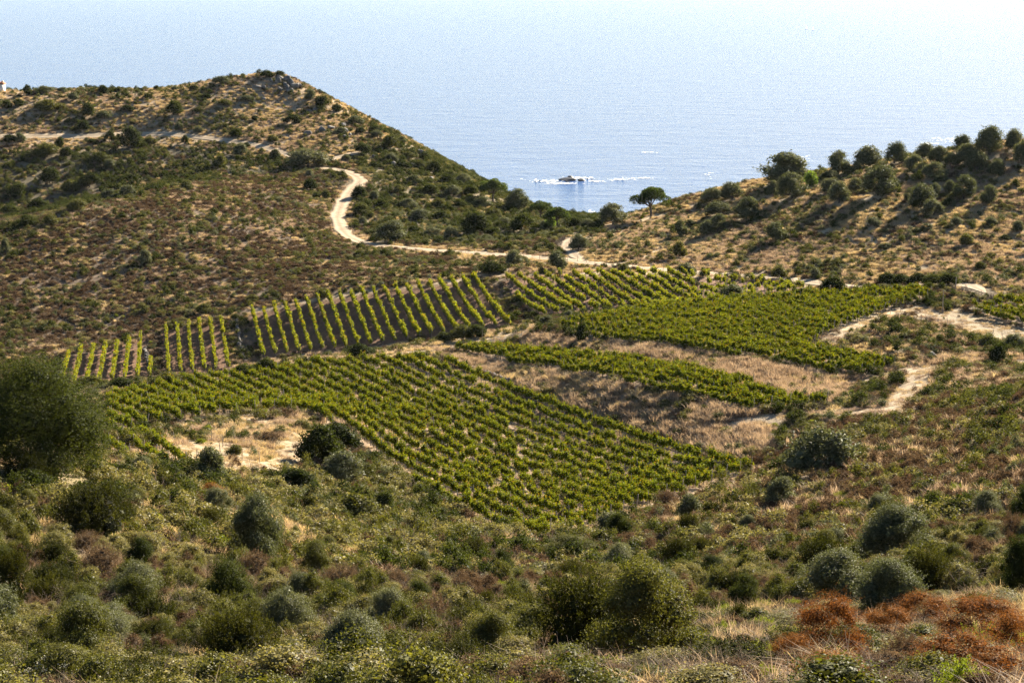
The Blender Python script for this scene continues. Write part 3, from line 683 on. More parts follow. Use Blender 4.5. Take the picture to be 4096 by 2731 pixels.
def heath_f(k, per, size):
    def f(rng):
        (V, F), root, L = plumes(rng, k, per, size, plen=(.16, .27), prad=.034)
        (V2, F2), _, _ = plumes(rng, k // 2, per, size, spread=.42, plen=(.2, .3), base=.3, prad=.036)
        return join([(V, F), (V2 * np.array([.9, .9, 1.02]), F2), core_leaves(rng, 420, .085)]), root
    return f
species('heath_near', heath_f(170, 70, .022), 'heath', None, 4, 560)
species('heath_far', heath_f(70, 30, .05), 'heath', None, 3, 570)
species('rust_near', lb(17000, .014, lobes=30, lr=(.11, .22), base=.0, aspect=.4, outl=.7, core=.3, shoots=120), 'rust', lambda g, c: branchy(g, 12, 2, .008), 3, 580, 'twig')
species('brown_near', heath_f(140, 60, .02), 'brown', lambda g, c: branchy(g, 12, 2, .008), 3, 590, 'twig')
species('spurge_near', pl(110, 45, .030, plen=(.2, .34), prad=.045), 'spurge', None, 2, 600)
species('spurge_far', lb(1200, .055, lobes=12, base=.02), 'spurge', None, 2, 605)
species('spray', lambda rng: ((lambda a: (a[0], a[1]))(plumes(rng, 60, 60, .026, plen=(.35, .6), prad=.03, lean=.3))), 'spurge', None, 2, 610)
def umbrella(n, size, base, low):
    def f(rng):
        k = 22; a = rng.uniform(0, 2 * np.pi, k); r = np.sqrt(rng.random(k)) * .40; lr = rng.uniform(.10, .16, k)
        cen = np.c_[np.cos(a) * r, np.sin(a) * r, base + (.90 - base) * (1 - (r / .46) ** 2) * rng.uniform(.75, 1, k) + low]
        i = rng.integers(0, k, n); d = unit(rng.normal(size=(n, 3)) + np.array([0, 0, .6]))
        C = cen[i] + d * (lr[i] * rng.normal(.95, .12, n))[:, None] * np.array([1, 1, .75])
        return leaves(C, unit(d + rng.normal(size=(n, 3)) * .6), size, rng, .45), cen
    return f
species('stone_pine', umbrella(9000, .042, .40, .0), 'pine', lambda g, c: join([tube([[0, 0, -.06], [.015, 0, .2], [-.01, 0, .42]], [.032, .028, .022], 7)] + [tube([[-.01, 0, .36], [q[0] * .5, q[1] * .5, (q[2] + .4) * .5], q], [.018, .012, .006], 4) for q in c[:12]]), 3, 620)
species('fig', lb(1500, .07, lobes=14, base=.05, aspect=.9), 'fig', None, 1, 630)
def bare(seed):
    rng = np.random.default_rng(seed); V, F = branchy(rng, 11, 4, .011, .9); return mesh('bare_twigs', V, F, M['twig'])
BARE = [bare(640 + i) for i in range(3)]

NEAR_D = 165.0
prng = np.random.default_rng(77)
FOOT = []
COUNT = {}
def plant(kind, px, py, w, h, name, label, cat, group=None, tree=False, rz=None, sy=None):
    """a plant standing on the ground at a photo pixel; w, h are its photo size, turned into metres by its distance"""
    g = hit(px, py)
    if g is None: print('no ground', label, px, py); return None
    D = g[1] * CP - (g[2] - 100) * SP
    key = kind if kind in PLANT else kind + ('_near' if (g[1] < NEAR_D and kind + '_near' in PLANT) or kind + '_far' not in PLANT else '_far')
    L = PLANT[key]; fm, sm = L[prng.integers(len(L))]
    k_ = {'olive_far': 1.15, 'stone_pine': 1.1, 'rust_near': 1.45, 'brown_near': 1.15}.get(key, 1.06)
    W_, H_ = w * D / FPX * k_, h * D / FPX * k_
    e = empty(name, (g[0], g[1] + W_ * .15, float(ground(g[0], g[1] + W_ * .15)) - .03 * H_), prng.uniform(0, 6.28) if rz is None else rz, (W_, W_ * (sy or prng.uniform(.9, 1.1)), H_))
    obj('crown' if tree else 'foliage', fm, e); obj('trunk' if tree else 'stem', sm, e)
    if group:                           # tell look-alikes apart by tone, size and outline
        tone = {'olive': 'grey-green', 'dark': 'dark green', 'green': 'leafy green'}.get(kind, 'green'); big = W_ * H_
        size = 'small' if big < 5.5 else 'large' if big > 16 else 'middle-sized'; out = 'low spreading' if h < w * .55 else 'upright' if h > w * .92 else 'rounded'
        label = f'{size} {out} {label}' if group.startswith('scattered') else f'{size} {out} {tone} {label}'
    tag(e, label, cat, group); FOOT.append((g[0], g[1] + W_ * .15, W_ * .5, H_))
    return e
# --- trees and shrubs that stand out
P_ = plant
species('oak', lb(62000, .0105, lobes=34, lr=(.10, .24), base=.03, aspect=.65, outl=.7, shoots=220), 'dark', tree_limbs(.03, .15), 1, 650)
P_('oak', 130, 1925, 620, 500, 'oak_tree', 'big dark oak spreading beside the corner vine plot', 'tree', tree=True)
P_('heath', 95, 1960, 230, 210, 'tree_heath', 'dark feathery tree heath growing under the big oak', 'shrub')
P_('heath', 365, 2150, 360, 280, 'tree_heath', 'broad dark tree heath with yellow-green tips on the open slope below the oak', 'shrub')
P_('olive', 827, 1950, 130, 160, 'wild_olive', 'round wild olive shrub in front of the small vine patch', 'shrub')
P_('olive', 1012, 2270, 240, 310, 'olive_tree', 'slender olive tree with a bare leaning trunk on the scrub slope', 'tree', tree=True)
P_('heath', 964, 2640, 225, 235, 'tree_heath', 'compact dark tree heath with upright sprigs beside a rusty bush', 'shrub')
P_('green', 330, 2700, 340, 310, 'mastic_shrub', 'large round green mastic shrub low on the camera slope', 'shrub')
P_('green', 250, 2800, 420, 230, 'mastic_shrub', 'low green shrub with pale flower heads at the foot of the round mastic', 'shrub')
P_('heath', 50, 2420, 190, 290, 'tree_heath', 'tall dark tree heath at the edge of the scrub slope', 'shrub')
P_('heath', 845, 2125, 115, 120, 'tree_heath', 'small dark tree heath topped by a rusty bush', 'shrub')
P_('rust', 845, 2010, 100, 60, 'dry_broom', 'rusty dry bush behind the small dark tree heath', 'shrub')
P_('spurge', 645, 2335, 95, 75, 'spurge', 'bright yellow-green spurge beside a grey sapling', 'shrub')
P_('olive', 548, 2390, 105, 130, 'sapling', 'thin grey-green olive sapling in the dry scrub', 'shrub')
P_('heath', 600, 2590, 220, 135, 'tree_heath', 'low wide dark tree heath between mastic and compact heath', 'shrub')
P_('dark', 1357, 2470, 170, 160, 'evergreen_shrub', 'leafy dark evergreen shrub amid pale bramble', 'shrub')
P_('heath', 1680, 2320, 90, 120, 'tree_heath', 'narrow dark tree heath standing alone in pale bramble', 'shrub')
P_('olive', 2473, 2300, 150, 135, 'wild_olive', 'round silver-grey shrub below the vineyard corner', 'shrub')
P_('heath', 1949, 2455, 110, 120, 'tree_heath', 'small tree heath with two upright tops', 'shrub')
P_('heath', 1794, 2480, 90, 100, 'tree_heath', 'small pointed tree heath beside the two-topped one', 'shrub')
P_('heath', 2401, 2450, 215, 130, 'tree_heath', 'wide dark tree heath in front of the silver-grey shrub', 'shrub')
P_('heath', 2092, 2560, 270, 170, 'tree_heath', 'spreading olive-green tree heath in the middle of the scrub', 'shrub')
P_('dark', 2467, 2620, 350, 200, 'evergreen_shrub', 'large dark evergreen shrub behind the pale rock', 'shrub')
P_('spurge', 2023, 2340, 65, 50, 'spurge', 'little round yellow-green bush with a paler twin below it', 'shrub')
P_('spurge', 2080, 2375, 65, 60, 'spurge', 'yellow-green bush just below its little round twin', 'shrub')
P_('heath', 1836, 2710, 370, 190, 'tree_heath', 'soft green tree heath along the bottom of the slope', 'shrub')
P_('heath', 1508, 2730, 330, 190, 'tree_heath', 'dark green tree heath beside the soft green one', 'shrub')
P_('green', 1865, 2175, 210, 75, 'mastic_shrub', 'low green mastic under the front row of vines', 'shrub')
P_('green', 2068, 2225, 210, 75, 'mastic_shrub', 'low green mastic below the vineyard corner post', 'shrub')
P_('green', 2282, 2235, 240, 95, 'mastic_shrub', 'bushy green mastic beside the silver-grey shrub', 'shrub')
P_('green', 1420, 2090, 190, 120, 'mastic_shrub', 'green mastic below the dark olive thicket', 'shrub')
P_('dark', 1540, 2075, 100, 120, 'evergreen_shrub', 'dark upright shrub beside the green mastic', 'shrub')
P_('olive', 3369, 2450, 360, 260, 'olive_tree', 'broad silvery wild olive, the largest on the heather slope', 'tree', tree=True)
P_('olive', 3595, 2255, 320, 245, 'olive_tree', 'silvery wild olive behind the broad one', 'tree', tree=True)
P_('olive', 3530, 2345, 170, 115, 'wild_olive', 'grey olive bush between the two big wild olives', 'shrub')
P_('green', 3440, 2437, 190, 115, 'mastic_shrub', 'bright mastic at the foot of the broad wild olive', 'shrub')
P_('dark', 3678, 2342, 200, 135, 'evergreen_shrub', 'dark shrub beside the wild olives', 'shrub')
P_('dark', 4085, 2410, 210, 280, 'evergreen_shrub', 'tall black-green shrub at the edge of the heather slope', 'shrub')
P_('rust', 3321, 2640, 270, 205, 'dry_broom', 'large rusty orange bush behind bare grey twigs', 'shrub')
P_('rust', 3696, 2500, 200, 105, 'dry_broom', 'small rusty bush behind the brown dome', 'shrub')
P_('brown', 3630, 2695, 215, 200, 'dry_heath', 'dark brown dried dome of heath with fine upright stems', 'shrub')
P_('rust', 3955, 2560, 330, 140, 'dry_broom', 'rusty bush behind the bright green spray', 'shrub')
P_('rust', 3886, 2740, 380, 170, 'dry_broom', 'wide rusty bush in front of the bright green spray', 'shrub')
P_('rust', 3321, 2750, 290, 110, 'dry_broom', 'low rusty bush in front of the large one', 'shrub')
P_('rust', 3560, 2575, 210, 120, 'dry_broom', 'rusty bush between the brown dome and the broad wild olive', 'shrub')
P_('rust', 4060, 2650, 230, 160, 'dry_broom', 'rusty bush at the edge of the slope beside the bright green spray', 'shrub')
P_('rust', 3170, 2670, 150, 110, 'dry_broom', 'small rusty bush beside the large one behind bare twigs', 'shrub')
P_('spray', 3928, 2625, 240, 120, 'fennel', 'bright green feathery spray between rusty bushes', 'shrub')
P_('heath', 2958, 2505, 95, 120, 'tree_heath', 'small dark tree heath above the bare twigs', 'shrub')
P_('spurge', 3833, 1975, 112, 52, 'spurge', 'flat bright green cushion on the heather slope', 'shrub')
P_('spurge', 3922, 2155, 92, 42, 'spurge', 'bright green cushion beside the silvery wild olive', 'shrub')
P_('spurge', 3369, 1998, 76, 46, 'spurge', 'yellow-green bush below the shadow of the lone olive', 'shrub')
P_('green', 3482, 1992, 52, 36, 'mastic_shrub', 'little green bush uphill of the yellow-green one', 'shrub')
P_('spurge', 3672, 1980, 60, 50, 'spurge', 'loose green tuft on the heather slope', 'shrub')
P_('olive', 3279, 1900, 255, 195, 'olive_tree', 'lone dark olive at the end of the front vineyard, throwing a long shadow', 'tree', tree=True)
P_('dark', 3994, 1460, 72, 85, 'evergreen_shrub', 'dark upright shrub below the mown field', 'shrub')
P_('olive', 4068, 1400, 80, 65, 'wild_olive', 'grey olive bush at the lower edge of the mown field', 'shrub')
P_('green', 3960, 1390, 90, 50, 'mastic_shrub', 'green shrub beside the grey olive bush', 'shrub')
P_('dark', 1268, 1868, 170, 170, 'evergreen_shrub', 'black-green thicket where the loop track bends', 'shrub')
P_('dark', 1350, 1820, 190, 130, 'evergreen_shrub', 'black-green thicket against the front vineyard', 'shrub')
P_('olive', 1370, 1940, 170, 130, 'wild_olive', 'silver-grey wild olive below the black-green thicket', 'shrub')
P_('dark', 1180, 1975, 160, 110, 'evergreen_shrub', 'low dark shrub beside the silver-grey wild olive', 'shrub')
P_('green', 935, 1825, 70, 50, 'mastic_shrub', 'round bush inside the loop track', 'shrub')
P_('brown', 1075, 1770, 120, 50, 'dry_heath', 'low brown mound inside the bend of the loop track', 'shrub')
P_('spurge', 803, 1775, 56, 22, 'spurge', 'yellow-green cushion in the grassy hollow', 'shrub')
P_('olive', 565, 1895, 95, 75, 'wild_olive', 'grey olive scrub at the foot of the small vine patch', 'shrub')
for i, (x, y, w, h) in enumerate([(667, 1548, 140, 60), (970, 1515, 105, 62), (1065, 1498, 110, 66), (370, 1560, 140, 60), (480, 1565, 100, 55), (1443, 1436, 115, 62), (1848, 1362, 110, 66), (1776, 1374, 70, 48), (1905, 1352, 90, 55), (565, 1560, 80, 40)]):
    P_('dark' if i % 3 else 'green', x, y, w, h, 'evergreen_shrub', 'shrub on the strip below the striped slope vineyard', 'shrub', 'shrubs below the striped vineyard')
P_('dark', 2330, 1368, 54, 82, 'evergreen_shrub', 'dark egg-shaped shrub standing on the upper grass bank', 'shrub')
P_('olive', 2187, 1303, 66, 38, 'wild_olive', 'grey shrub at the gully end of the broad terrace', 'shrub')
P_('olive', 2273, 1278, 46, 34, 'wild_olive', 'small grey shrub below the plot under the valley track', 'shrub')
P_('olive', 2925, 1212, 105, 75, 'wild_olive', 'grey-green olive among the sparse vine rows', 'shrub')
P_('dark', 3330, 1178, 110, 72, 'evergreen_shrub', 'dense dark bush behind the broad terrace', 'shrub')
for i in range(5): P_('dark', 3550 + i * 62, 1142 + (i % 2) * 5, 95, 50, 'bramble_bush', 'bramble clump in the hedge beside the track bend', 'bush', 'bramble hedge')
for i in range(4): P_('green', 3480 + i * 55, 1168 + i * 2, 75, 34, 'bramble_bush', 'bramble clump at the back of the broad terrace', 'bush', 'green brambles behind the terrace')
# around the saddle
P_('stone_pine', 2604, 878, 150, 128, 'stone_pine', 'stone pine with an umbrella crown and bare trunk on the saddle', 'tree', tree=True)
P_('stone_pine', 1973, 815, 112, 100, 'stone_pine', 'rounded stone pine on the seaward slope', 'tree', tree=True)
P_('pine2' if 'pine2' in PLANT else 'stone_pine', 2163, 885, 105, 78, 'stone_pine', 'low stone pine beside the gap to the sea', 'tree', tree=True)
P_('stone_pine', 2229, 914, 110, 82, 'stone_pine', 'wide low stone pine with pale new tips beside the gap to the sea', 'tree', tree=True)
P_('olive', 2071, 848, 95, 88, 'pine_tree', 'ragged grey-green pine between the stone pines', 'tree', tree=True)
P_('fig', 2208, 912, 56, 52, 'young_pine', 'light green young pine in front of the low stone pine', 'tree', tree=True)
P_('dark', 1895, 935, 135, 90, 'holm_oak', 'dark round holm oak above the valley track', 'tree', tree=True)
P_('dark', 2089, 928, 105, 74, 'holm_oak', 'dark open holm oak below the ragged pine', 'tree', tree=True)
P_('olive', 1562, 968, 125, 80, 'wild_olive', 'large dome of wild olive beside the bend of the track', 'shrub')
P_('olive', 1803, 958, 54, 48, 'wild_olive', 'small round olive beside the dark holm oak', 'shrub')
P_('olive', 2496, 858, 68, 60, 'olive_tree', 'olive tree half behind the umbrella pine', 'tree', tree=True)
P_('olive', 2455, 900, 108, 80, 'olive_tree', 'large round olive beside the gap to the sea', 'tree', tree=True)
P_('olive', 2315, 998, 76, 58, 'wild_olive', 'silver-grey bush beside the path to the saddle', 'shrub')
P_('olive', 2053, 1063, 68, 62, 'wild_olive', 'wind-bent olive bush leaning over the valley track', 'shrub')
P_('olive', 2231, 1082, 68, 78, 'wild_olive', 'upright olive bush beside the valley track', 'shrub')
P_('dark', 1961, 1104, 130, 56, 'evergreen_shrub', 'low dark thicket at the head of the slope vineyards', 'shrub')
P_('green', 2496, 1092, 54, 38, 'mastic_shrub', 'small round bush below the valley track', 'shrub')
P_('olive', 1226, 673, 165, 74, 'wild_olive', 'long grey-green thicket where the hill track meets the winding track', 'shrub')
P_('dark', 518, 598, 98, 94, 'holm_oak', 'dark holm oak standing over the hill track', 'tree', tree=True)
P_('dark', 437, 566, 48, 42, 'holm_oak', 'small dark oak beside the larger one on the hill track', 'tree', tree=True)
zs = lambda zx, zy, w, h: (zx / 1.68, zy / 1.68 + 200, w / 1.68, h / 1.68)
HB = [(400, 662, 70, 75), (445, 722, 95, 70), (300, 722, 200, 90), (130, 622, 80, 60), (60, 622, 100, 50), (1240, 632, 48, 60), (1475, 795, 95, 100), (1610, 712, 85, 85), (1655, 668, 60, 45), (1850, 748, 80, 80), (1245, 942, 82, 68), (965, 1448, 95, 100),
      (2085, 940, 100, 75), (2125, 1000, 60, 42), (2185, 1000, 68, 60), (2075, 852, 62, 46), (1710, 478, 52, 36), (1580, 592, 100, 62), (1830, 622, 88, 50), (1200, 540, 62, 48), (1165, 442, 120, 100), (590, 452, 105, 95), (330, 420, 180, 80), (490, 342, 85, 50), (690, 300, 88, 62), (180, 312, 70, 78),
      (680, 760, 150, 70), (740, 800, 80, 62), (600, 930, 170, 100), (330, 900, 150, 110), (470, 960, 130, 80), (850, 990, 110, 80), (120, 990, 150, 90), (250, 1080, 150, 80), (520, 1080, 160, 80), (730, 1010, 120, 70), (60, 1120, 130, 80), (180, 1190, 140, 80), (340, 1180, 120, 70), (40, 1380, 70, 110),
      (40, 400, 80, 60), (120, 390, 90, 55), (270, 400, 90, 50), (700, 470, 120, 50), (560, 540, 100, 60), (620, 640, 90, 40), (1000, 640, 100, 50), (1330, 560, 60, 40), (850, 420, 90, 44), (990, 330, 70, 36), (1500, 380, 110, 44), (1650, 350, 90, 36), (1380, 330, 80, 30), (1960, 500, 130, 60)]
for i, q in enumerate(HB):
    x, y, w, h = zs(*q); sky_ = y < 470
    P_(['dark', 'dark', 'green', 'olive'][i % 4], x, y, w, h, 'evergreen_shrub', ('bush among dry grass above the hill track' if y < 545 else 'bush on the hollow slope below the hill track' if (y < 800 and x < 900) or x < 480 else 'bush near the winding track'), 'bush',
       'bushes above the hill track' if y < 545 else 'bushes below the hill track' if (y < 800 and x < 900) or x < 480 else 'bushes near the winding track')
SKY = [(172, 374, 75, 26), (625, 362, 26, 20), (774, 362, 44, 20), (881, 338, 72, 28), (1065, 312, 58, 28), (1120, 312, 52, 26), (1241, 404, 48, 44), (1290, 428, 62, 42), (1345, 450, 56, 30), (1420, 500, 64, 34), (1500, 535, 58, 30), (1570, 570, 60, 30), (410, 372, 30, 18), (30, 362, 30, 22), (1640, 625, 56, 28), (1720, 675, 58, 30), (1800, 715, 60, 30), (1880, 750, 56, 28), (250, 368, 40, 16), (470, 368, 36, 14), (560, 366, 30, 14), (700, 362, 40, 14)]
for i, (x, y, w, h) in enumerate(SKY):
    P_('dark' if i % 3 else 'olive', x, y, w, h, 'evergreen_shrub', 'bush on the headland skyline against the sea', 'bush', 'bushes along the headland skyline')
CO = [(440, 165, 120, 100), (250, 200, 135, 75), (520, 128, 60, 50), (230, 500, 110, 92), (330, 505, 80, 60), (240, 612, 130, 84), (380, 560, 86, 60), (250, 672, 60, 50), (520, 300, 120, 60), (450, 250, 90, 60), (640, 300, 90, 60), (730, 330, 110, 90), (600, 400, 120, 60), (820, 400, 120, 70), (930, 400, 110, 70), (500, 460, 100, 60), (700, 470, 130, 70), (860, 480, 120, 70), (980, 470, 110, 60),
      (560, 560, 120, 60), (760, 560, 120, 70), (900, 560, 110, 60), (640, 640, 140, 70), (780, 640, 110, 60), (1060, 560, 120, 70), (1130, 620, 110, 60), (840, 590, 70, 45), (1200, 680, 120, 60), (600, 730, 120, 50), (720, 740, 120, 45), (980, 740, 120, 45), (1130, 740, 130, 50), (1490, 690, 110, 50), (1680, 690, 110, 70), (1760, 690, 120, 60), (1600, 740, 120, 50), (1830, 700, 100, 60), (1740, 640, 70, 40), (330, 290, 100, 40), (140, 240, 60, 40), (560, 230, 100, 50), (670, 240, 80, 60), (100, 60, 80, 40), (240, 60, 80, 40), (350, 90, 80, 50)]
for i, (zx, zy, w, h) in enumerate(CO):
    P_(['green', 'dark', 'olive', 'dark', 'olive'][i % 5], zx / 1.68 + 1300, zy / 1.68 + 500, w / 1.68, h / 1.68, 'evergreen_shrub', 'maquis bush on the slope between winding track and sea', 'bush', 'maquis bushes on the seaward slope')
OL = [(60, 562, 130, 115), (180, 545, 110, 115), (285, 515, 110, 85), (335, 465, 110, 98), (420, 465, 80, 72), (530, 455, 130, 130), (740, 475, 290, 195), (950, 395, 100, 58), (1030, 335, 110, 118), (1110, 415, 170, 155), (1235, 405, 90, 78), (1310, 365, 190, 130), (1490, 345, 150, 135), (1565, 255, 90, 60), (1690, 305, 130, 92), (1780, 345, 120, 112), (1860, 365, 90, 90), (1935, 265, 130, 104), (2130, 295, 200, 185), (2290, 255, 130, 130), (2340, 340, 110, 145), (2045, 405, 160, 130), (2170, 435, 110, 108), (1625, 415, 150, 118), (1760, 445, 170, 98), (1800, 468, 100, 52), (1975, 345, 170, 120),
      (310, 695, 180, 84), (485, 725, 180, 145), (300, 805, 120, 115), (225, 835, 110, 105), (45, 835, 95, 112), (110, 775, 80, 52), (690, 875, 150, 135), (800, 585, 220, 165), (670, 555, 100, 92), (1050, 455, 120, 62), (1045, 545, 150, 95), (1110, 615, 150, 140), (1220, 535, 100, 92), (1380, 565, 250, 190), (1680, 655, 180, 155), (1590, 605, 90, 92), (1750, 695, 160, 100), (1760, 565, 80, 82), (1955, 585, 150, 155), (2120, 625, 120, 135), (1850, 545, 80, 82), (390, 590, 150, 110), (250, 600, 130, 90)]
for i, (zx, zy, w, h) in enumerate(OL):
    g = 'olive trees on the grassy hill'
    P_('olive', zx / 1.68 + 2696, zy / 1.68 + 450, w / 1.68, h / 1.68, 'olive_tree', 'olive tree along the top of the grassy hill' if zy < 480 else 'olive tree on the dry grass slope of the hill', 'tree', 'olive trees along the hilltop' if zy < 480 else 'olive trees on the grass slope', tree=True)
P_('fig', 2696 + 915 / 1.68, 450 + 505 / 1.68, 66, 66, 'fig_tree', 'bright green fig tree among the olives on the hill', 'tree', tree=True)
RB = [(1970, 895, 110, 72), (2310, 805, 90, 72), (2130, 765, 90, 52), (35, 975, 110, 112), (90, 1095, 130, 82), (200, 1105, 60, 62), (710, 1115, 110, 82), (945, 1115, 80, 66), (560, 750, 40, 20), (2230, 860, 80, 40), (1350, 770, 110, 60), (1900, 760, 90, 50), (830, 1040, 70, 36), (1700, 790, 80, 40), (1420, 920, 90, 40), (2060, 1060, 90, 60)]
for i, (zx, zy, w, h) in enumerate(RB):
    P_('olive' if i % 3 else 'green', zx / 1.68 + 2696, zy / 1.68 + 450, w / 1.68, h / 1.68, 'grey_shrub', 'shrub in the dry grass above the valley track', 'bush', 'shrubs in the dry grass of the hill')
for i, (x, y, w, h) in enumerate([(815, 1255, 75, 40), (1006, 1212, 60, 34), (1286, 1196, 58, 38), (940, 1278, 40, 22), (1100, 1190, 50, 26)]):
    P_('green', x, y, w, h, 'green_shrub', 'bush on the brown slope just above the striped vineyard', 'bush', 'bushes above the striped vineyard')
# bare grey twig bushes in front
for i, (x, y, w, h, l) in enumerate([(2845, 2730, 230, 200, 'bare grey twig bush, low and tangled, beside the pale rock'), (2982, 2715, 150, 210, 'bare grey twig bush with one thick upright stem'), (3110, 2690, 180, 150, 'bare grey twig bush leaning against the large rusty bush'), (3480, 2600, 150, 120, 'bare grey twig bush between the rusty bushes'), (2720, 2725, 170, 150, 'bare thin twig bush right beside the pale rock')]):
    g = hit(x, y); D = g[1]; W_, H_ = w * D / FPX, h * D / FPX
    FOOT.append((g[0], g[1], W_ * .5, H_))
    o = obj('bare_bush', BARE[i % 3], None, (g[0], g[1], g[2] - .03)); o.scale = (W_, W_, H_); o.rotation_euler = (0, 0, i * 1.3)
    tag(o, l, 'bush')

# more shrubs standing in the scrub of the camera slope
xr = np.random.default_rng(31); taken = [(f[0], f[1]) for f in FOOT]
n_, tries = 0, 0
while n_ < 95 and tries < 4000:
    tries += 1
    x = xr.uniform(-60, 4150); y = xr.uniform(2010, 2700)
    if y < 2200 and 1300 < x < 2350: continue
    if y > 2480 and x > 2650: continue
    g = hit(x, y)
    if g is None or min((g[0] - a) ** 2 + (g[1] - b) ** 2 for a, b in taken) < (2.2 + g[1] * .02) ** 2 or ZONES[int(zone(g[0:1], g[1:2])[0])] in ('plot', 'field', 'slopeplot'): continue
    k = ['heath', 'heath', 'heath', 'dark', 'green', 'olive', 'brown'][xr.integers(7)]
    w = xr.uniform(1.2, 2.7) * (1.15 if k == 'heath' else 1.0) * FPX / g[1]; h = w * xr.uniform(.65, 1.05)
    nm, lab = {'heath': ('tree_heath', 'feathery tree heath'), 'dark': ('evergreen_shrub', 'dark leafy shrub'), 'green': ('mastic_shrub', 'green mastic shrub'), 'olive': ('wild_olive', 'grey wild olive bush'), 'brown': ('dry_heath', 'dried brown heath bush')}[k]
    kk = 'tree heaths' if k == 'heath' else 'shrubs'
    zn_ = ZONES[int(zone(g[0:1], g[1:2])[0])]
    where = {'rightslope': 'on the heather slope below the terraces', 'frontleft': 'on the pale bramble slope below the front vineyard'}.get(zn_, 'in the scrub of the camera slope')
    P_(k, x, y, w, h, nm, lab + ' ' + where, 'shrub', 'scattered ' + kk + ' ' + where); taken.append((g[0], g[1])); n_ += 1
# flower heads on the low green shrub
fl = [o for o in COL.objects if o.get('label') == 'low green shrub with pale flower heads at the foot of the round mastic'][0]
fr = np.random.default_rng(3); cl = dirs_dome(16, fr, .5) * np.array([.44, .44, .9]); ci = np.repeat(cl, 26, 0) + fr.normal(size=(16 * 26, 3)) * .022
obj('flower_heads', mesh('flower_heads', *leaves(ci, unit(fr.normal(size=ci.shape) + np.array([0, 0, 1])), .014, fr, .9), M['flower']), fl)
# dry mullein stalk and prickly pear beside the pale rock
g = hit(2462, 2668); e = empty('dry_stalk', g); tag(e, 'tall dry mullein stalk standing beside the pale jagged rock', 'plant')
obj('stalk', mesh('stalk', *tube([[0, 0, -.1], [.01, 0, .4], [-.01, .01, .9]], [.012, .010, .006], 5), M['straw']), e)
fr = np.random.default_rng(8); t = fr.uniform(.35, .95, 260); a_ = fr.uniform(0, 6.28, 260); C_ = np.c_[np.cos(a_) * .022, np.sin(a_) * .022, t]
obj('seed_head', mesh('seed_head', *leaves(C_, C_ * np.array([1, 1, 0]) + 1e-3, .03, fr, .6), M['straw']), e)
g = hit(2268, 2712); e = empty('prickly_pear', g); tag(e, 'small prickly pear with upright flat green pads at the bottom of the slope', 'cactus')
def pad(w, h, th):
    u = np.linspace(0, 2 * np.pi, 15)[:-1]; V = []; F = []
    for i, v in enumerate(np.linspace(-1, 1, 7)):
        s = math.sqrt(max(0.02, 1 - v * v)); V += [[math.cos(q) * w * s, th * v, h + math.sin(q) * h * s] for q in u]
    for i in range(6):
        for j in range(14): F.append([i * 14 + j, i * 14 + (j + 1) % 14, (i + 1) * 14 + (j + 1) % 14, (i + 1) * 14 + j])
    return np.array(V), np.array(F)
PEAR = plain_mat('cactus_pad', (.075, .105, .035), (.115, .140, .055), 12.0, .6, .3)
for (x, z, w, h, rz, ry) in [(0, 0, .10, .15, .3, 0), (.06, .26, .085, .13, .8, .25), (-.07, .25, .075, .11, -.4, -.3), (.18, -.02, .08, .11, 1.0, .3)]:
    o = obj('pad', mesh('pad', *pad(w, h, .018), PEAR, True), e, (x, 0, z)); o.rotation_euler = (0, ry, rz)
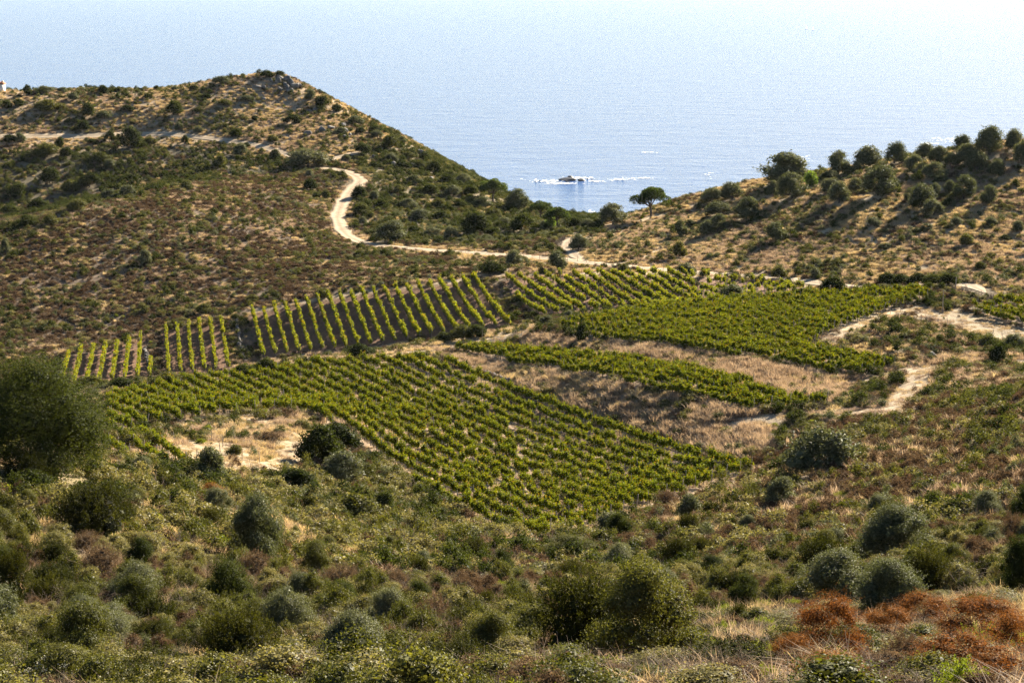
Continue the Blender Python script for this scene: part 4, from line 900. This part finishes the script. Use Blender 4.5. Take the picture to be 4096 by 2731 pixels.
# ------------------------------------------------------------------ undergrowth: countless plants as stuff
def stuff(name, label, near, farm, pts):
    """pts: (n, 8) x y z near rot sx sy sz"""
    if not len(pts): return
    me = bpy.data.meshes.new(name); me.vertices.add(len(pts)); me.vertices.foreach_set('co', pts[:, :3].astype(np.float32).ravel())
    a = me.attributes.new('is_near', 'BOOLEAN', 'POINT'); a.data.foreach_set('value', pts[:, 3] > .5)
    a = me.attributes.new('turn', 'FLOAT_VECTOR', 'POINT'); a.data.foreach_set('vector', np.c_[pts[:, 8:10], pts[:, 4]].astype(np.float32).ravel())
    a = me.attributes.new('size', 'FLOAT_VECTOR', 'POINT'); a.data.foreach_set('vector', pts[:, 5:8].astype(np.float32).ravel())
    a = me.attributes.new('pick', 'INT', 'POINT'); a.data.foreach_set('value', np.random.default_rng(5).integers(0, 100, len(pts)).astype(np.int32))
    o = obj(name, me); tag(o, label, kind='stuff')
    for mm in (near + farm)[:1]: me.materials.append(mm.materials[0])
    ng = bpy.data.node_groups.new(name, 'GeometryNodeTree')
    ng.interface.new_socket('Geometry', in_out='INPUT', socket_type='NodeSocketGeometry'); ng.interface.new_socket('Geometry', in_out='OUTPUT', socket_type='NodeSocketGeometry')
    N = ng.nodes; L = ng.links
    gi = N.new('NodeGroupInput'); go = N.new('NodeGroupOutput'); jn = N.new('GeometryNodeJoinGeometry')
    def named(t, dt):
        q = N.new('GeometryNodeInputNamedAttribute'); q.data_type = dt; q.inputs['Name'].default_value = t
        return next(s for s in q.outputs if s.enabled and s.name == 'Attribute')
    sel = named('is_near', 'BOOLEAN'); tu = named('turn', 'FLOAT_VECTOR'); si = named('size', 'FLOAT_VECTOR'); pk = named('pick', 'INT')
    inv = N.new('FunctionNodeBooleanMath'); inv.operation = 'NOT'; L.new(sel, inv.inputs[0])
    er = N.new('FunctionNodeEulerToRotation'); L.new(tu, er.inputs[0])
    for ms, s in ((near, sel), (farm, inv.outputs[0])):
        if not ms: continue
        gti = N.new('GeometryNodeGeometryToInstance'); iop = N.new('GeometryNodeInstanceOnPoints')
        for k in ms:
            so = bpy.data.objects.new(k.name + '_shape', k)
            oi = N.new('GeometryNodeObjectInfo'); oi.inputs['Object'].default_value = so; oi.inputs['As Instance'].default_value = False
            L.new(oi.outputs['Geometry'], gti.inputs[0])
        md = N.new('FunctionNodeIntegerMath'); md.operation = 'MODULO'; L.new(pk, md.inputs[0]); md.inputs[1].default_value = len(ms)
        L.new(gi.outputs[0], iop.inputs['Points']); L.new(s, iop.inputs['Selection']); L.new(gti.outputs[0], iop.inputs['Instance'])
        iop.inputs['Pick Instance'].default_value = True; L.new(md.outputs[0], iop.inputs['Instance Index'])
        L.new(er.outputs[0], iop.inputs['Rotation']); L.new(si, iop.inputs['Scale'])
        L.new(iop.outputs[0], jn.inputs[0])
    L.new(jn.outputs[0], go.inputs[0])
    md = o.modifiers.new('scatter', 'NODES'); md.node_group = ng

SPEC = ['brown', 'green', 'dark', 'grey', 'pale', 'spurge', 'straw', 'pinky', 'twig']
# per zone: plants per square metre, then shares in SPEC order
MIX = {
    'scrub':     (1.5, [.30, .075, .07, .025, .13, .035, .17, .06, .21]),
    'heath':     (1.15, [.60, .08, .02, .06, .07, .015, .09, .065, .00]),
    'valley':    (.65, [.16, .28, .34, .10, .04, .01, .07, .00, .00]),
    'hilltop':   (1.1, [.14, .12, .05, .07, .05, .01, .38, .18, .00]),
    'coast':     (.85, [.06, .26, .24, .22, .07, .01, .14, .00, .00]),
    'righthill': (1.5, [.08, .06, .01, .08, .04, .01, .52, .20, .00]),
    'bank':      (2.6, [.05, .03, .00, .01, .03, .00, .24, .62, .02]),
    'verge':     (.90, [.18, .08, .03, .07, .05, .00, .40, .19, .00]),
    'rightslope': (1.25, [.50, .09, .02, .04, .07, .03, .17, .06, .05]),
    'frontleft': (1.35, [.14, .12, .05, .03, .24, .06, .26, .05, .06]),
    'mound':     (1.5, [.26, .10, .04, .03, .06, .01, .20, .28, .02]),
    'loop':      (1.1, [.06, .05, .02, .03, .05, .02, .60, .17, .00]),
    'terrace':   (.55, [.05, .08, .02, .04, .04, .00, .50, .27, .00]),
    'frontright': (1.7, [.34, .05, .03, .02, .07, .03, .12, .08, .34]),
    'plot':      (.45, [.00, .04, .00, .00, .06, .00, .70, .20, .00]),
    'slopeplot': (.00, [0, 0, 0, 0, 0, 0, 1, 0, 0]),
    'field':     (.45, [.02, .02, 0, 0, 0, 0, .76, .20, 0]),
}
SIZE = {'brown': (1.0, .62), 'green': (1.35, .92), 'dark': (1.55, 1.2), 'grey': (1.1, .8), 'pale': (1.6, .75), 'spurge': (.85, .5), 'straw': (.95, .62), 'pinky': (1.05, .80), 'twig': (1.25, 1.0)}
srng = np.random.default_rng(2024)
def scatter():
    acc = {s: [] for s in SPEC}
    for y0, y1 in [(20, 60), (60, 110), (110, 170), (170, 260), (260, 360), (360, 460), (460, 560), (560, 760)]:
        half = .257 * y1 * 1.18 + 6; dmax = 3.2
        n = int((y1 - y0) * 2 * half * dmax)
        x = srng.uniform(-half, half, n); y = srng.uniform(y0, y1, n)
        keep = np.abs(x) < .257 * y * 1.18 + 6; x, y = x[keep], y[keep]
        zn = zone(x, y); ts = track_dist(x, y, True) + (fbm(x / 4, y / 4, 31) - .5) * 2.2; zn[(ts < .4) & (zn != ZI['plot']) & (zn != ZI['slopeplot'])] = ZI['field']; dens = np.array([MIX[z][0] for z in ZONES])[zn]
        if y1 > 560: dens = dens * np.clip((700 - y) / 90, 0.05, 1)
        dens = dens * np.clip(1.15 + (fbm(x / 7, y / 7, 21) - .5) * 1.6, .25, 1.8)
        td = track_dist(x, y, False)
        clear = np.zeros(len(x), bool)         # room around the plants that stand out, more on the side they are seen from
        for fx, fy, fr, fh in FOOT:
            if fy < y0 - 6 or fy > y1 + 8: continue
            front = min(fh * 2.2, 3.2) if fy < 130 else .4
            ty = np.clip((fy - y) / (front + fr * .3), 0, 1) * front
            clear |= (x - fx) ** 2 + (y - (fy - ty)) ** 2 < (fr * .82) ** 2
        dens = np.where(clear, dens * .08, dens)
        keep = (srng.random(len(x)) < dens / dmax) & (td > .35) & (ground(x, y) > 1.0)
        x, y, zn, td = x[keep], y[keep], zn[keep], td[keep]
        sh = np.array([MIX[z][1] for z in ZONES])[zn]
        # patches: each kind gathers where its own noise is high
        pat = np.stack([np.clip(.15 + 2.6 * (fbm(x / (5 + k % 4 * 2.5), y / (5 + k % 4 * 2.5), 40 + 3 * k, 3) - .32), .03, None) ** 1.5 for k in range(len(SPEC))], 1)
        sh = sh * pat; sh[td < 1.6, :6] *= .15; sh = sh / sh.sum(1, keepdims=True)
        cum = np.cumsum(sh, 1); kk = (srng.random(len(x))[:, None] > cum).sum(1).clip(0, len(SPEC) - 1)
        for k, s in enumerate(SPEC):
            q = kk == k; m = q.sum()
            if not m: continue
            w, h = SIZE[s]; sc = np.exp(srng.normal(0, .38, m)).clip(.45, 1.55); w_ = w * sc * srng.uniform(.85, 1.2, m); h_ = h * sc * srng.uniform(.8, 1.25, m)
            grow = np.clip(.78 + y[q] / 900, .78, 1.05) * np.where(y[q] > 300, .88, 1.0)
            if s in ('pale', 'green', 'dark', 'twig', 'grey', 'brown'): h_ = h_ * np.where(zn[q] == ZI['frontright'], .42, np.clip(y[q] / 70, .72, 1))
            if s in ('straw', 'pinky'):
                sc = np.clip(sc, .5, 1.45); w_ = w * sc * srng.uniform(.85, 1.2, m); h_ = h * sc * srng.uniform(.8, 1.25, m) * np.clip(y[q] / 60, .55, 1)
                bk = zn[q] == ZI['bank']; h_ = np.where(bk, h_ * 1.35, h_); w_ = w_ * 1.25
                low = np.isin(zn[q], [ZI['plot'], ZI['field']]); h_ = np.where(low, h_ * .32, h_) * np.where(y[q] > 200, .8, 1.0)
            tall = {'brown': 1.4, 'green': 1.4, 'pale': 1.45, 'grey': 1.25, 'twig': 1.2, 'dark': 1.15}.get(s, 1.0); h_ = h_ * np.where(y[q] < 230, tall, 1.0)
            if s == 'brown': w_ = np.where(y[q] > 300, w_ * 1.25, w_)
            w_ = w_ * grow; h_ = h_ * np.clip(grow, .8, 1.15)
            z = ground(x[q], y[q]) - .06 * h_
            acc[s].append(np.c_[x[q], y[q], z, (y[q] < 120).astype(float), srng.uniform(0, 6.28, m), w_, w_, h_, srng.normal(0, .07, m), srng.normal(0, .07, m)])
    return {s: np.concatenate(v) for s, v in acc.items() if v}
SCAT = scatter()
NAMES = {'brown': ('brown_heath', 'low brown domes of dried heath covering the slopes'), 'green': ('green_scrub', 'small green shrubs scattered through the scrub'), 'dark': ('dark_scrub', 'dark evergreen undergrowth in hollows and shade'),
         'grey': ('grey_scrub', 'small grey-green shrubs on the dry hillsides'), 'pale': ('bramble', 'pale yellow-green bramble mounds'), 'spurge': ('spurge_cushions', 'small bright green cushions dotting the slopes'),
         'straw': ('dry_grass', 'straw coloured dry grass'), 'pinky': ('bank_grass', 'tall pinkish dry grass on the banks'), 'twig': ('dry_twigs', 'thin leafless grey twigs in the scrub')}
for s, pts in SCAT.items():
    stuff(NAMES[s][0], NAMES[s][1], SRC[s + '_near'], SRC[s + '_far'], pts)
print('stuff', {s: len(v) for s, v in SCAT.items()})

# ------------------------------------------------------------------ rocks, wall stones, reef
def rock_mesh(name, seed, mat, flat=.7, cuts=14, rough=.06):
    import bmesh
    bm = bmesh.new(); bmesh.ops.create_icosphere(bm, subdivisions=3, radius=1.0)
    V = np.array([v.co[:] for v in bm.verts]); F = np.array([[v.index for v in f.verts] for f in bm.faces]); bm.free()
    rng = np.random.default_rng(seed); n = unit(rng.normal(size=(cuts, 3)) * np.array([1, 1, .8])); d = rng.uniform(.42, .9, cuts)
    dot = V @ n.T; r = np.min(np.where(dot > .05, d / np.maximum(dot, .05), 9), 1).clip(.3, 1.15)
    r *= 1 + rough * (fbm(V[:, 0] * 3 + V[:, 2] * 2 + seed, V[:, 1] * 3 - V[:, 2], seed) - .5) * 4
    return mesh(name, V * r[:, None] * np.array([1, 1, flat]), F, M[mat])
RK = [rock_mesh('rock', 700 + i, 'rock', .75 + .2 * (i % 3)) for i in range(6)]
SRK = [rock_mesh('sea_rock', 720 + i, 'searock', .6, 12, .1) for i in range(4)]
def rock(px, py, w, h, label, group=None, i=0, tilt=0.0, name='rock'):
    g = hit(px, py)
    if g is None: return
    D = g[1]; o = obj(name, RK[i % 6], None, (g[0], g[1] + .2 * w * D / FPX, g[2] + .30 * h * D / FPX))
    o.scale = (w * D / FPX / 1.7, w * D / FPX / 1.9, h * D / FPX / 1.15); o.rotation_euler = (tilt * .4, tilt, i * 1.1)
    tag(o, label, 'rock', group)
for i, (x, y, w, h, t) in enumerate([(1120, 322, 34, 28, .5), (1148, 330, 40, 30, .6), (1165, 345, 38, 34, .7), (1180, 358, 36, 30, .6), (1140, 350, 26, 22, .5), (1108, 335, 24, 22, .3), (1195, 352, 22, 30, .4), (1160, 372, 34, 20, .5)]):
    rock(x, y, w, h, 'slanting grey slab in the crag at the headland summit', 'slabs of the summit crag', i, t)
for i, (x, y, w, h) in enumerate([(1030, 352, 36, 16), (1055, 358, 26, 18), (1085, 330, 26, 14), (1120, 365, 18, 20), (1150, 362, 24, 24), (1050, 402, 22, 10), (1240, 448, 22, 14), (1262, 446, 24, 16), (1290, 528, 36, 20), (1320, 520, 34, 20), (1372, 507, 44, 14), (1370, 535, 36, 20), (1384, 555, 30, 22), (1230, 540, 34, 18), (1330, 468, 20, 10), (1495, 632, 26, 16), (1400, 545, 22, 14), (1570, 665, 24, 16), (1652, 665, 26, 18), (1618, 660, 18, 12), (1690, 625, 40, 24), (1722, 718, 28, 14), (1765, 733, 20, 10), (1410, 478, 18, 14)]):
    rock(x, y, w, h, 'pale grey boulder half buried in scrub on the headland', 'boulders on the headland', i, .2)
rock(3735, 1432, 44, 22, 'pale boulder beside the mown path', None, 2, .2)
rock(3535, 1505, 14, 9, 'small pale stone on the dry grass bank', None, 1)
for i, (x, y, w, h, l) in enumerate([(2490, 2690, 130, 60, 'pale jagged rock beside bare twigs on the camera slope'), (2440, 2665, 50, 40, 'small dark rock leaning on the pale jagged rock'), (2590, 2672, 60, 45, 'grey angular rock behind the pale jagged one'), (1400, 2245, 24, 20, 'upper grey stone of the little heap in the scrub'), (1412, 2260, 26, 18, 'lower grey stone of the little heap in the scrub'), (1392, 2258, 16, 14, 'smallest stone of the little heap in the scrub'), (102, 1990, 16, 22, 'small white stone in dry grass under the oak')]):
    rock(x, y, w, h, l, None, i, .15)
# dry stone edges of the gullies in the sloping vineyard: single stones under one wall
def stone_wall(pts, label, hgt=.55):
    P = catmull([hit(x, y)[:2] for x, y in pts], .8)
    base = np.array([*P[-1], float(ground(*P[-1]))]); e = empty('dry_stone_wall', base); tag(e, label, 'wall')
    rng = np.random.default_rng(int(abs(P[0, 0]) * 10))
    for k, q in enumerate(P):
        for lay in range(2):
            o = obj('stone', RK[int(rng.integers(6))], e, (q[0] - base[0] + rng.normal(0, .05), q[1] - base[1], float(ground(*q)) - base[2] + .12 + lay * hgt * .5))
            s = rng.uniform(.36, .55); o.scale = (s, s * .9, .3); o.rotation_euler = (0, 0, rng.uniform(0, 6))
stone_wall([(945, 1288), (955, 1340), (965, 1400), (985, 1450)], 'low dry stone wall edging the gully beside the striped vineyard')
stone_wall([(578, 1400), (590, 1440), (603, 1500)], 'low dry stone wall between the corner plot and the six-row strip')
stone_wall([(1740, 1425), (1850, 1462), (1960, 1500), (2040, 1530)], 'low dry stone wall along the foot of the lower grass bank')
# reef
def sea_at(px, py):
    d = ray(px, py); return EYE + d * (-EYE[2] / d[2])
for i, (x, y, w, h, l) in enumerate([(2262, 722, 70, 15, 'long dark rock of the reef, the largest'), (2325, 724, 48, 15, 'humped dark rock beside the largest one of the reef'), (2285, 714, 50, 13, 'jagged dark rock behind the largest one of the reef'), (2238, 731, 32, 6, 'flat dark rock in front of the largest one of the reef'), (2275, 728, 26, 6, 'low rock between the long and the humped rock of the reef')]):
    q = sea_at(x, y); D = q[1]; o = obj('sea_rock', SRK[i % 4], None, (q[0], q[1], -.2)); o.scale = (w * D / FPX / 1.7, w * D / FPX / 2.2, h * D / FPX / .62); o.rotation_euler = (0, 0, i * .7)
    tag(o, l, 'rock')
for i, (x, y, w, h) in enumerate([(2158, 724, 16, 6), (2352, 717, 18, 6), (2368, 719, 14, 5), (2492, 720, 10, 4), (2470, 719, 8, 4), (2141, 728, 14, 4)]):
    q = sea_at(x, y); D = q[1]; o = obj('sea_rock', SRK[(i + 1) % 4], None, (q[0], q[1], -.2)); o.scale = (w * D / FPX / 1.7, w * D / FPX / 2, h * D / FPX / .62); o.rotation_euler = (0, 0, i)
    tag(o, 'tiny rock awash beside the reef', 'rock', 'tiny rocks awash')
# foam: ragged flecks lying on the water
def foam():
    rng = np.random.default_rng(9); Vs, Fs, o = [], [], 0
    spots = [(2180, 724, 70, 5, 60), (2240, 735, 70, 4, 80), (2385, 726, 40, 3, 40), (2330, 712, 60, 4, 40), (2480, 719, 45, 3, 45), (2560, 713, 60, 3, 50), (2600, 611, 20, 2, 14), (2330, 868, 90, 14, 90), (2400, 850, 60, 8, 40), (3790, 560, 60, 10, 60), (3720, 575, 40, 6, 30), (3215, 640, 26, 20, 34), (2850, 700, 60, 20, 8), (3000, 420, 900, 120, 6)]
    for x, y, w, h, n in spots:
        for _ in range(n):
            q = sea_at(x + rng.normal(0, w / 2), y + rng.normal(0, h / 2)); D = q[1]; a = 2.2 * D / FPX * rng.uniform(.8, 3.2); b = a * rng.uniform(.5, 1.3)
            t = np.arange(9) * 2 * np.pi / 9; rr = rng.uniform(.5, 1.2, 9)
            Vs.append(np.c_[q[0] + np.cos(t) * rr * a, q[1] + np.sin(t) * rr * b * 1.4, np.full(9, .12 + rng.uniform(0, .15))]); Fs.append(np.arange(9) + o); o += 9
    m = plain_mat('sea_foam', (.62, .66, .70), (.80, .82, .84), .3, .8)
    tag(obj('sea_foam', mesh('sea_foam', np.concatenate(Vs), np.array(Fs), m)), 'white flecks of foam around the reef and along the shore', kind='stuff')
foam()

# ------------------------------------------------------------------ fence posts, pole, house, boats
FENCE = mesh('fence_post', *join([tube([[0, 0, -.2], [.01, 0, .7], [0, 0, 1.35]], [.045, .042, .036], 5)]), M['wood'])
def fence(pts, label, group, s=1.0):
    for i, (x, y) in enumerate(pts):
        g = hit(x, y); o = obj('fence_post', FENCE, None, (g[0], g[1], g[2] - .05)); o.rotation_euler = (math.sin(i * 3.3) * .09, math.cos(i * 2.1) * .09, i); o.scale = (1, 1, s)
        tag(o, label, 'post', group)
fence([(785, 1842), (1038, 1848), (968, 1848), (882, 1808), (892, 1788), (905, 1760), (845, 1765), (940, 1770), (890, 1680), (700, 1770)], 'weathered fence post in the grassy hollow inside the loop track', 'fence posts in the hollow')
fence([(3500, 1258), (3526, 1265), (3560, 1258), (3605, 1262), (3685, 1288), (3706, 1295), (3750, 1305), (3790, 1300), (3970, 1350), (4010, 1355)], 'thin fence post along the edge of the mown field', 'fence posts of the mown field')
fence([(1860, 1015), (1900, 1020), (2093, 1040), (2160, 1045), (2270, 1050), (2310, 1046), (2345, 1052), (2380, 1058), (2425, 1062), (2470, 1068), (2530, 1076), (2652, 1085), (2600, 1083)], 'thin fence post beside the valley track', 'fence posts of the valley track')
fence([(3258, 1392), (2050, 1370), (1975, 1370), (2090, 1362), (1930, 1360)], 'lone post at the head of the grass banks', 'posts at the head of the banks', 1.3)
fence([(2942, 2070), (2775, 2085), (1232, 2052), (1025, 1955)], 'leaning thin post in the scrub below the vineyards', 'leaning posts in the scrub', .9)
g = hit(3770, 1252)
e = empty('utility_pole', g); tag(e, 'tall wooden utility pole on the mown field', 'pole')
obj('shaft', mesh('shaft', *tube([[0, 0, -.4], [0, 0, 2], [.02, 0, 3.9]], [.09, .08, .07], 8), M['wood']), e)
obj('cross_arm', mesh('cross_arm', *tube([[-.35, -.09, 3.65], [0, -.09, 3.65], [.35, -.09, 3.65]], [.04, .04, .04], 4), M['wood']), e)
g2 = hit(3822, 1160)
o = obj('gate_post', mesh('gate_post', *tube([[0, 0, -.3], [0, 0, 1.2], [.03, 0, 2.3]], [.11, .10, .09], 7), M['wood']), None, g2); tag(o, 'thick gate post at the track bend beside the bramble hedge', 'post')
# small house with a painted wall, seen over the headland
def box(x0, x1, y0, y1, z0, z1):
    V = np.array([[x, y, z] for z in (z0, z1) for y in (y0, y1) for x in (x0, x1)], float)
    return V, np.array([[0, 2, 3, 1], [4, 5, 7, 6], [0, 1, 5, 4], [2, 6, 7, 3], [0, 4, 6, 2], [1, 3, 7, 5]])
g = hit(-2, 366)
e = empty('small_house', g, R(-18)); tag(e, 'white hut with orange tiled roof on the headland skyline', 'house')
wal = obj('wall', mesh('wall', *box(-1.9, 1.5, -1.2, 1.2, -.5, 2.3), plain_mat('lime_wash', (.62, .58, .50), (.74, .70, .62), 1.0)), e)
obj('painted_panel', mesh('painted_panel', *box(-1.7, .7, -1.26, -1.203, .15, 1.75), plain_mat('blue_mural', (.03, .14, .34), (.42, .52, .60), 1.6, .8, 0, 2.0)), wal)
rv = np.array([[-2.1, -1.5, 2.3], [1.7, -1.5, 2.3], [1.7, 1.5, 2.3], [-2.1, 1.5, 2.3], [-2.1, 0, 3.0], [1.7, 0, 3.0]]); 
rf = mesh('roof', rv, [np.array([[0, 4, 3], [1, 2, 5]]), np.array([[0, 1, 5, 4], [2, 3, 4, 5], [0, 3, 2, 1]])], plain_mat('roof_tile', (.36, .12, .05), (.46, .19, .09), 3.0)); roo = obj('roof', rf, e)
obj('chimney', mesh('chimney', *box(1.0, 1.5, -.3, .3, 2.4, 3.3), plain_mat('chimney_plaster', (.50, .34, .20), (.56, .40, .25), 2.0)), roo)
# sailing boats
def boat(px, py, sail_h, lean, label, jib):
    q = sea_at(px, py); D = q[1]; s = sail_h * D / FPX
    e = empty('sailing_boat', (q[0], q[1], 0), R(20), (s, s, s)); tag(e, label, 'boat', 'sailing boats')
    hv = []; n = 9
    for i in range(n):
        t = i / (n - 1); x = (t - .5) * .8; w = .11 * (1 - (2 * t - 1) ** 4) * (1.1 - .5 * t) + .004
        hv += [[x, -w, .07], [x, -w * .6, -.03], [x, w * .6, -.03], [x, w, .07]]
    fs = [[i * 4 + j, i * 4 + j + 1, i * 4 + j + 5, i * 4 + j + 4] for i in range(n - 1) for j in range(3)] + [[i * 4, i * 4 + 4, i * 4 + 7, i * 4 + 3] for i in range(n - 1)]
    obj('hull', mesh('hull', hv, np.array(fs), WHITE), e)
    obj('mast', mesh('mast', *tube([[.05, 0, .0], [.05, 0, .6], [.05, 0, 1.12]], [.012, .011, .008], 5), M['wood']), e)
    def sail(pts, nm):
        a, b, c = map(np.array, pts); V = []; F = []; k = 7
        for i in range(k):
            for j in range(k - i):
                u, v = i / (k - 1), j / (k - 1); w = 1 - u - v; V.append(a * w + b * u + c * v + np.array([0, .25 * u * w + .2 * v * w, 0]) * lean)
        ix = {}; c0 = 0
        for i in range(k):
            for j in range(k - i): ix[i, j] = c0; c0 += 1
        for i in range(k - 1):
            for j in range(k - 1 - i):
                F.append([ix[i, j], ix[i + 1, j], ix[i, j + 1]])
                if j < k - 2 - i: F.append([ix[i + 1, j], ix[i + 1, j + 1], ix[i, j + 1]])
        me = mesh(nm, V, np.array(F), CANVAS); o = obj(nm, me, e); sm = o.modifiers.new('thickness', 'SOLIDIFY'); sm.thickness = .008
    sail([(.03, 0, .12), (-.36, 0, .14), (.03, 0, 1.1)], 'mainsail')
    if jib: sail([(.08, 0, .12), (.40, 0, .10), (.06, 0, .95)], 'jib')
WHITE = plain_mat('white_hull', (.72, .72, .72), (.80, .80, .80), 1.0, .4)
CANVAS = leaf_mat('sail_cloth', (.84, .84, .82), (.86, .86, .84), .6, (1, 1, 1), gloss=0, dark=.98)
boat(3225, 118, 15, .5, 'sailing boat with a broad white mainsail and jib on the far sea', True)
boat(3253, 121, 14, .3, 'sailing boat with a single narrow white sail on the far sea', False)

# ------------------------------------------------------------------ haze
m, nt, out = mat_new('haze'); pv_ = nd(nt, 'ShaderNodeVolumePrincipled')
pv_.inputs['Color'].default_value = (.92, .95, 1.0, 1); pv_.inputs['Density'].default_value = 1.0e-5; pv_.inputs['Anisotropy'].default_value = .1
nt.links.new(pv_.outputs[0], out.inputs['Volume'])
HZ = obj('haze', mesh('haze', *box(-S - 100, S + 100, -120, S + 100, -27, 112), m)); tag(HZ, 'thin pale sea haze', kind='stuff')
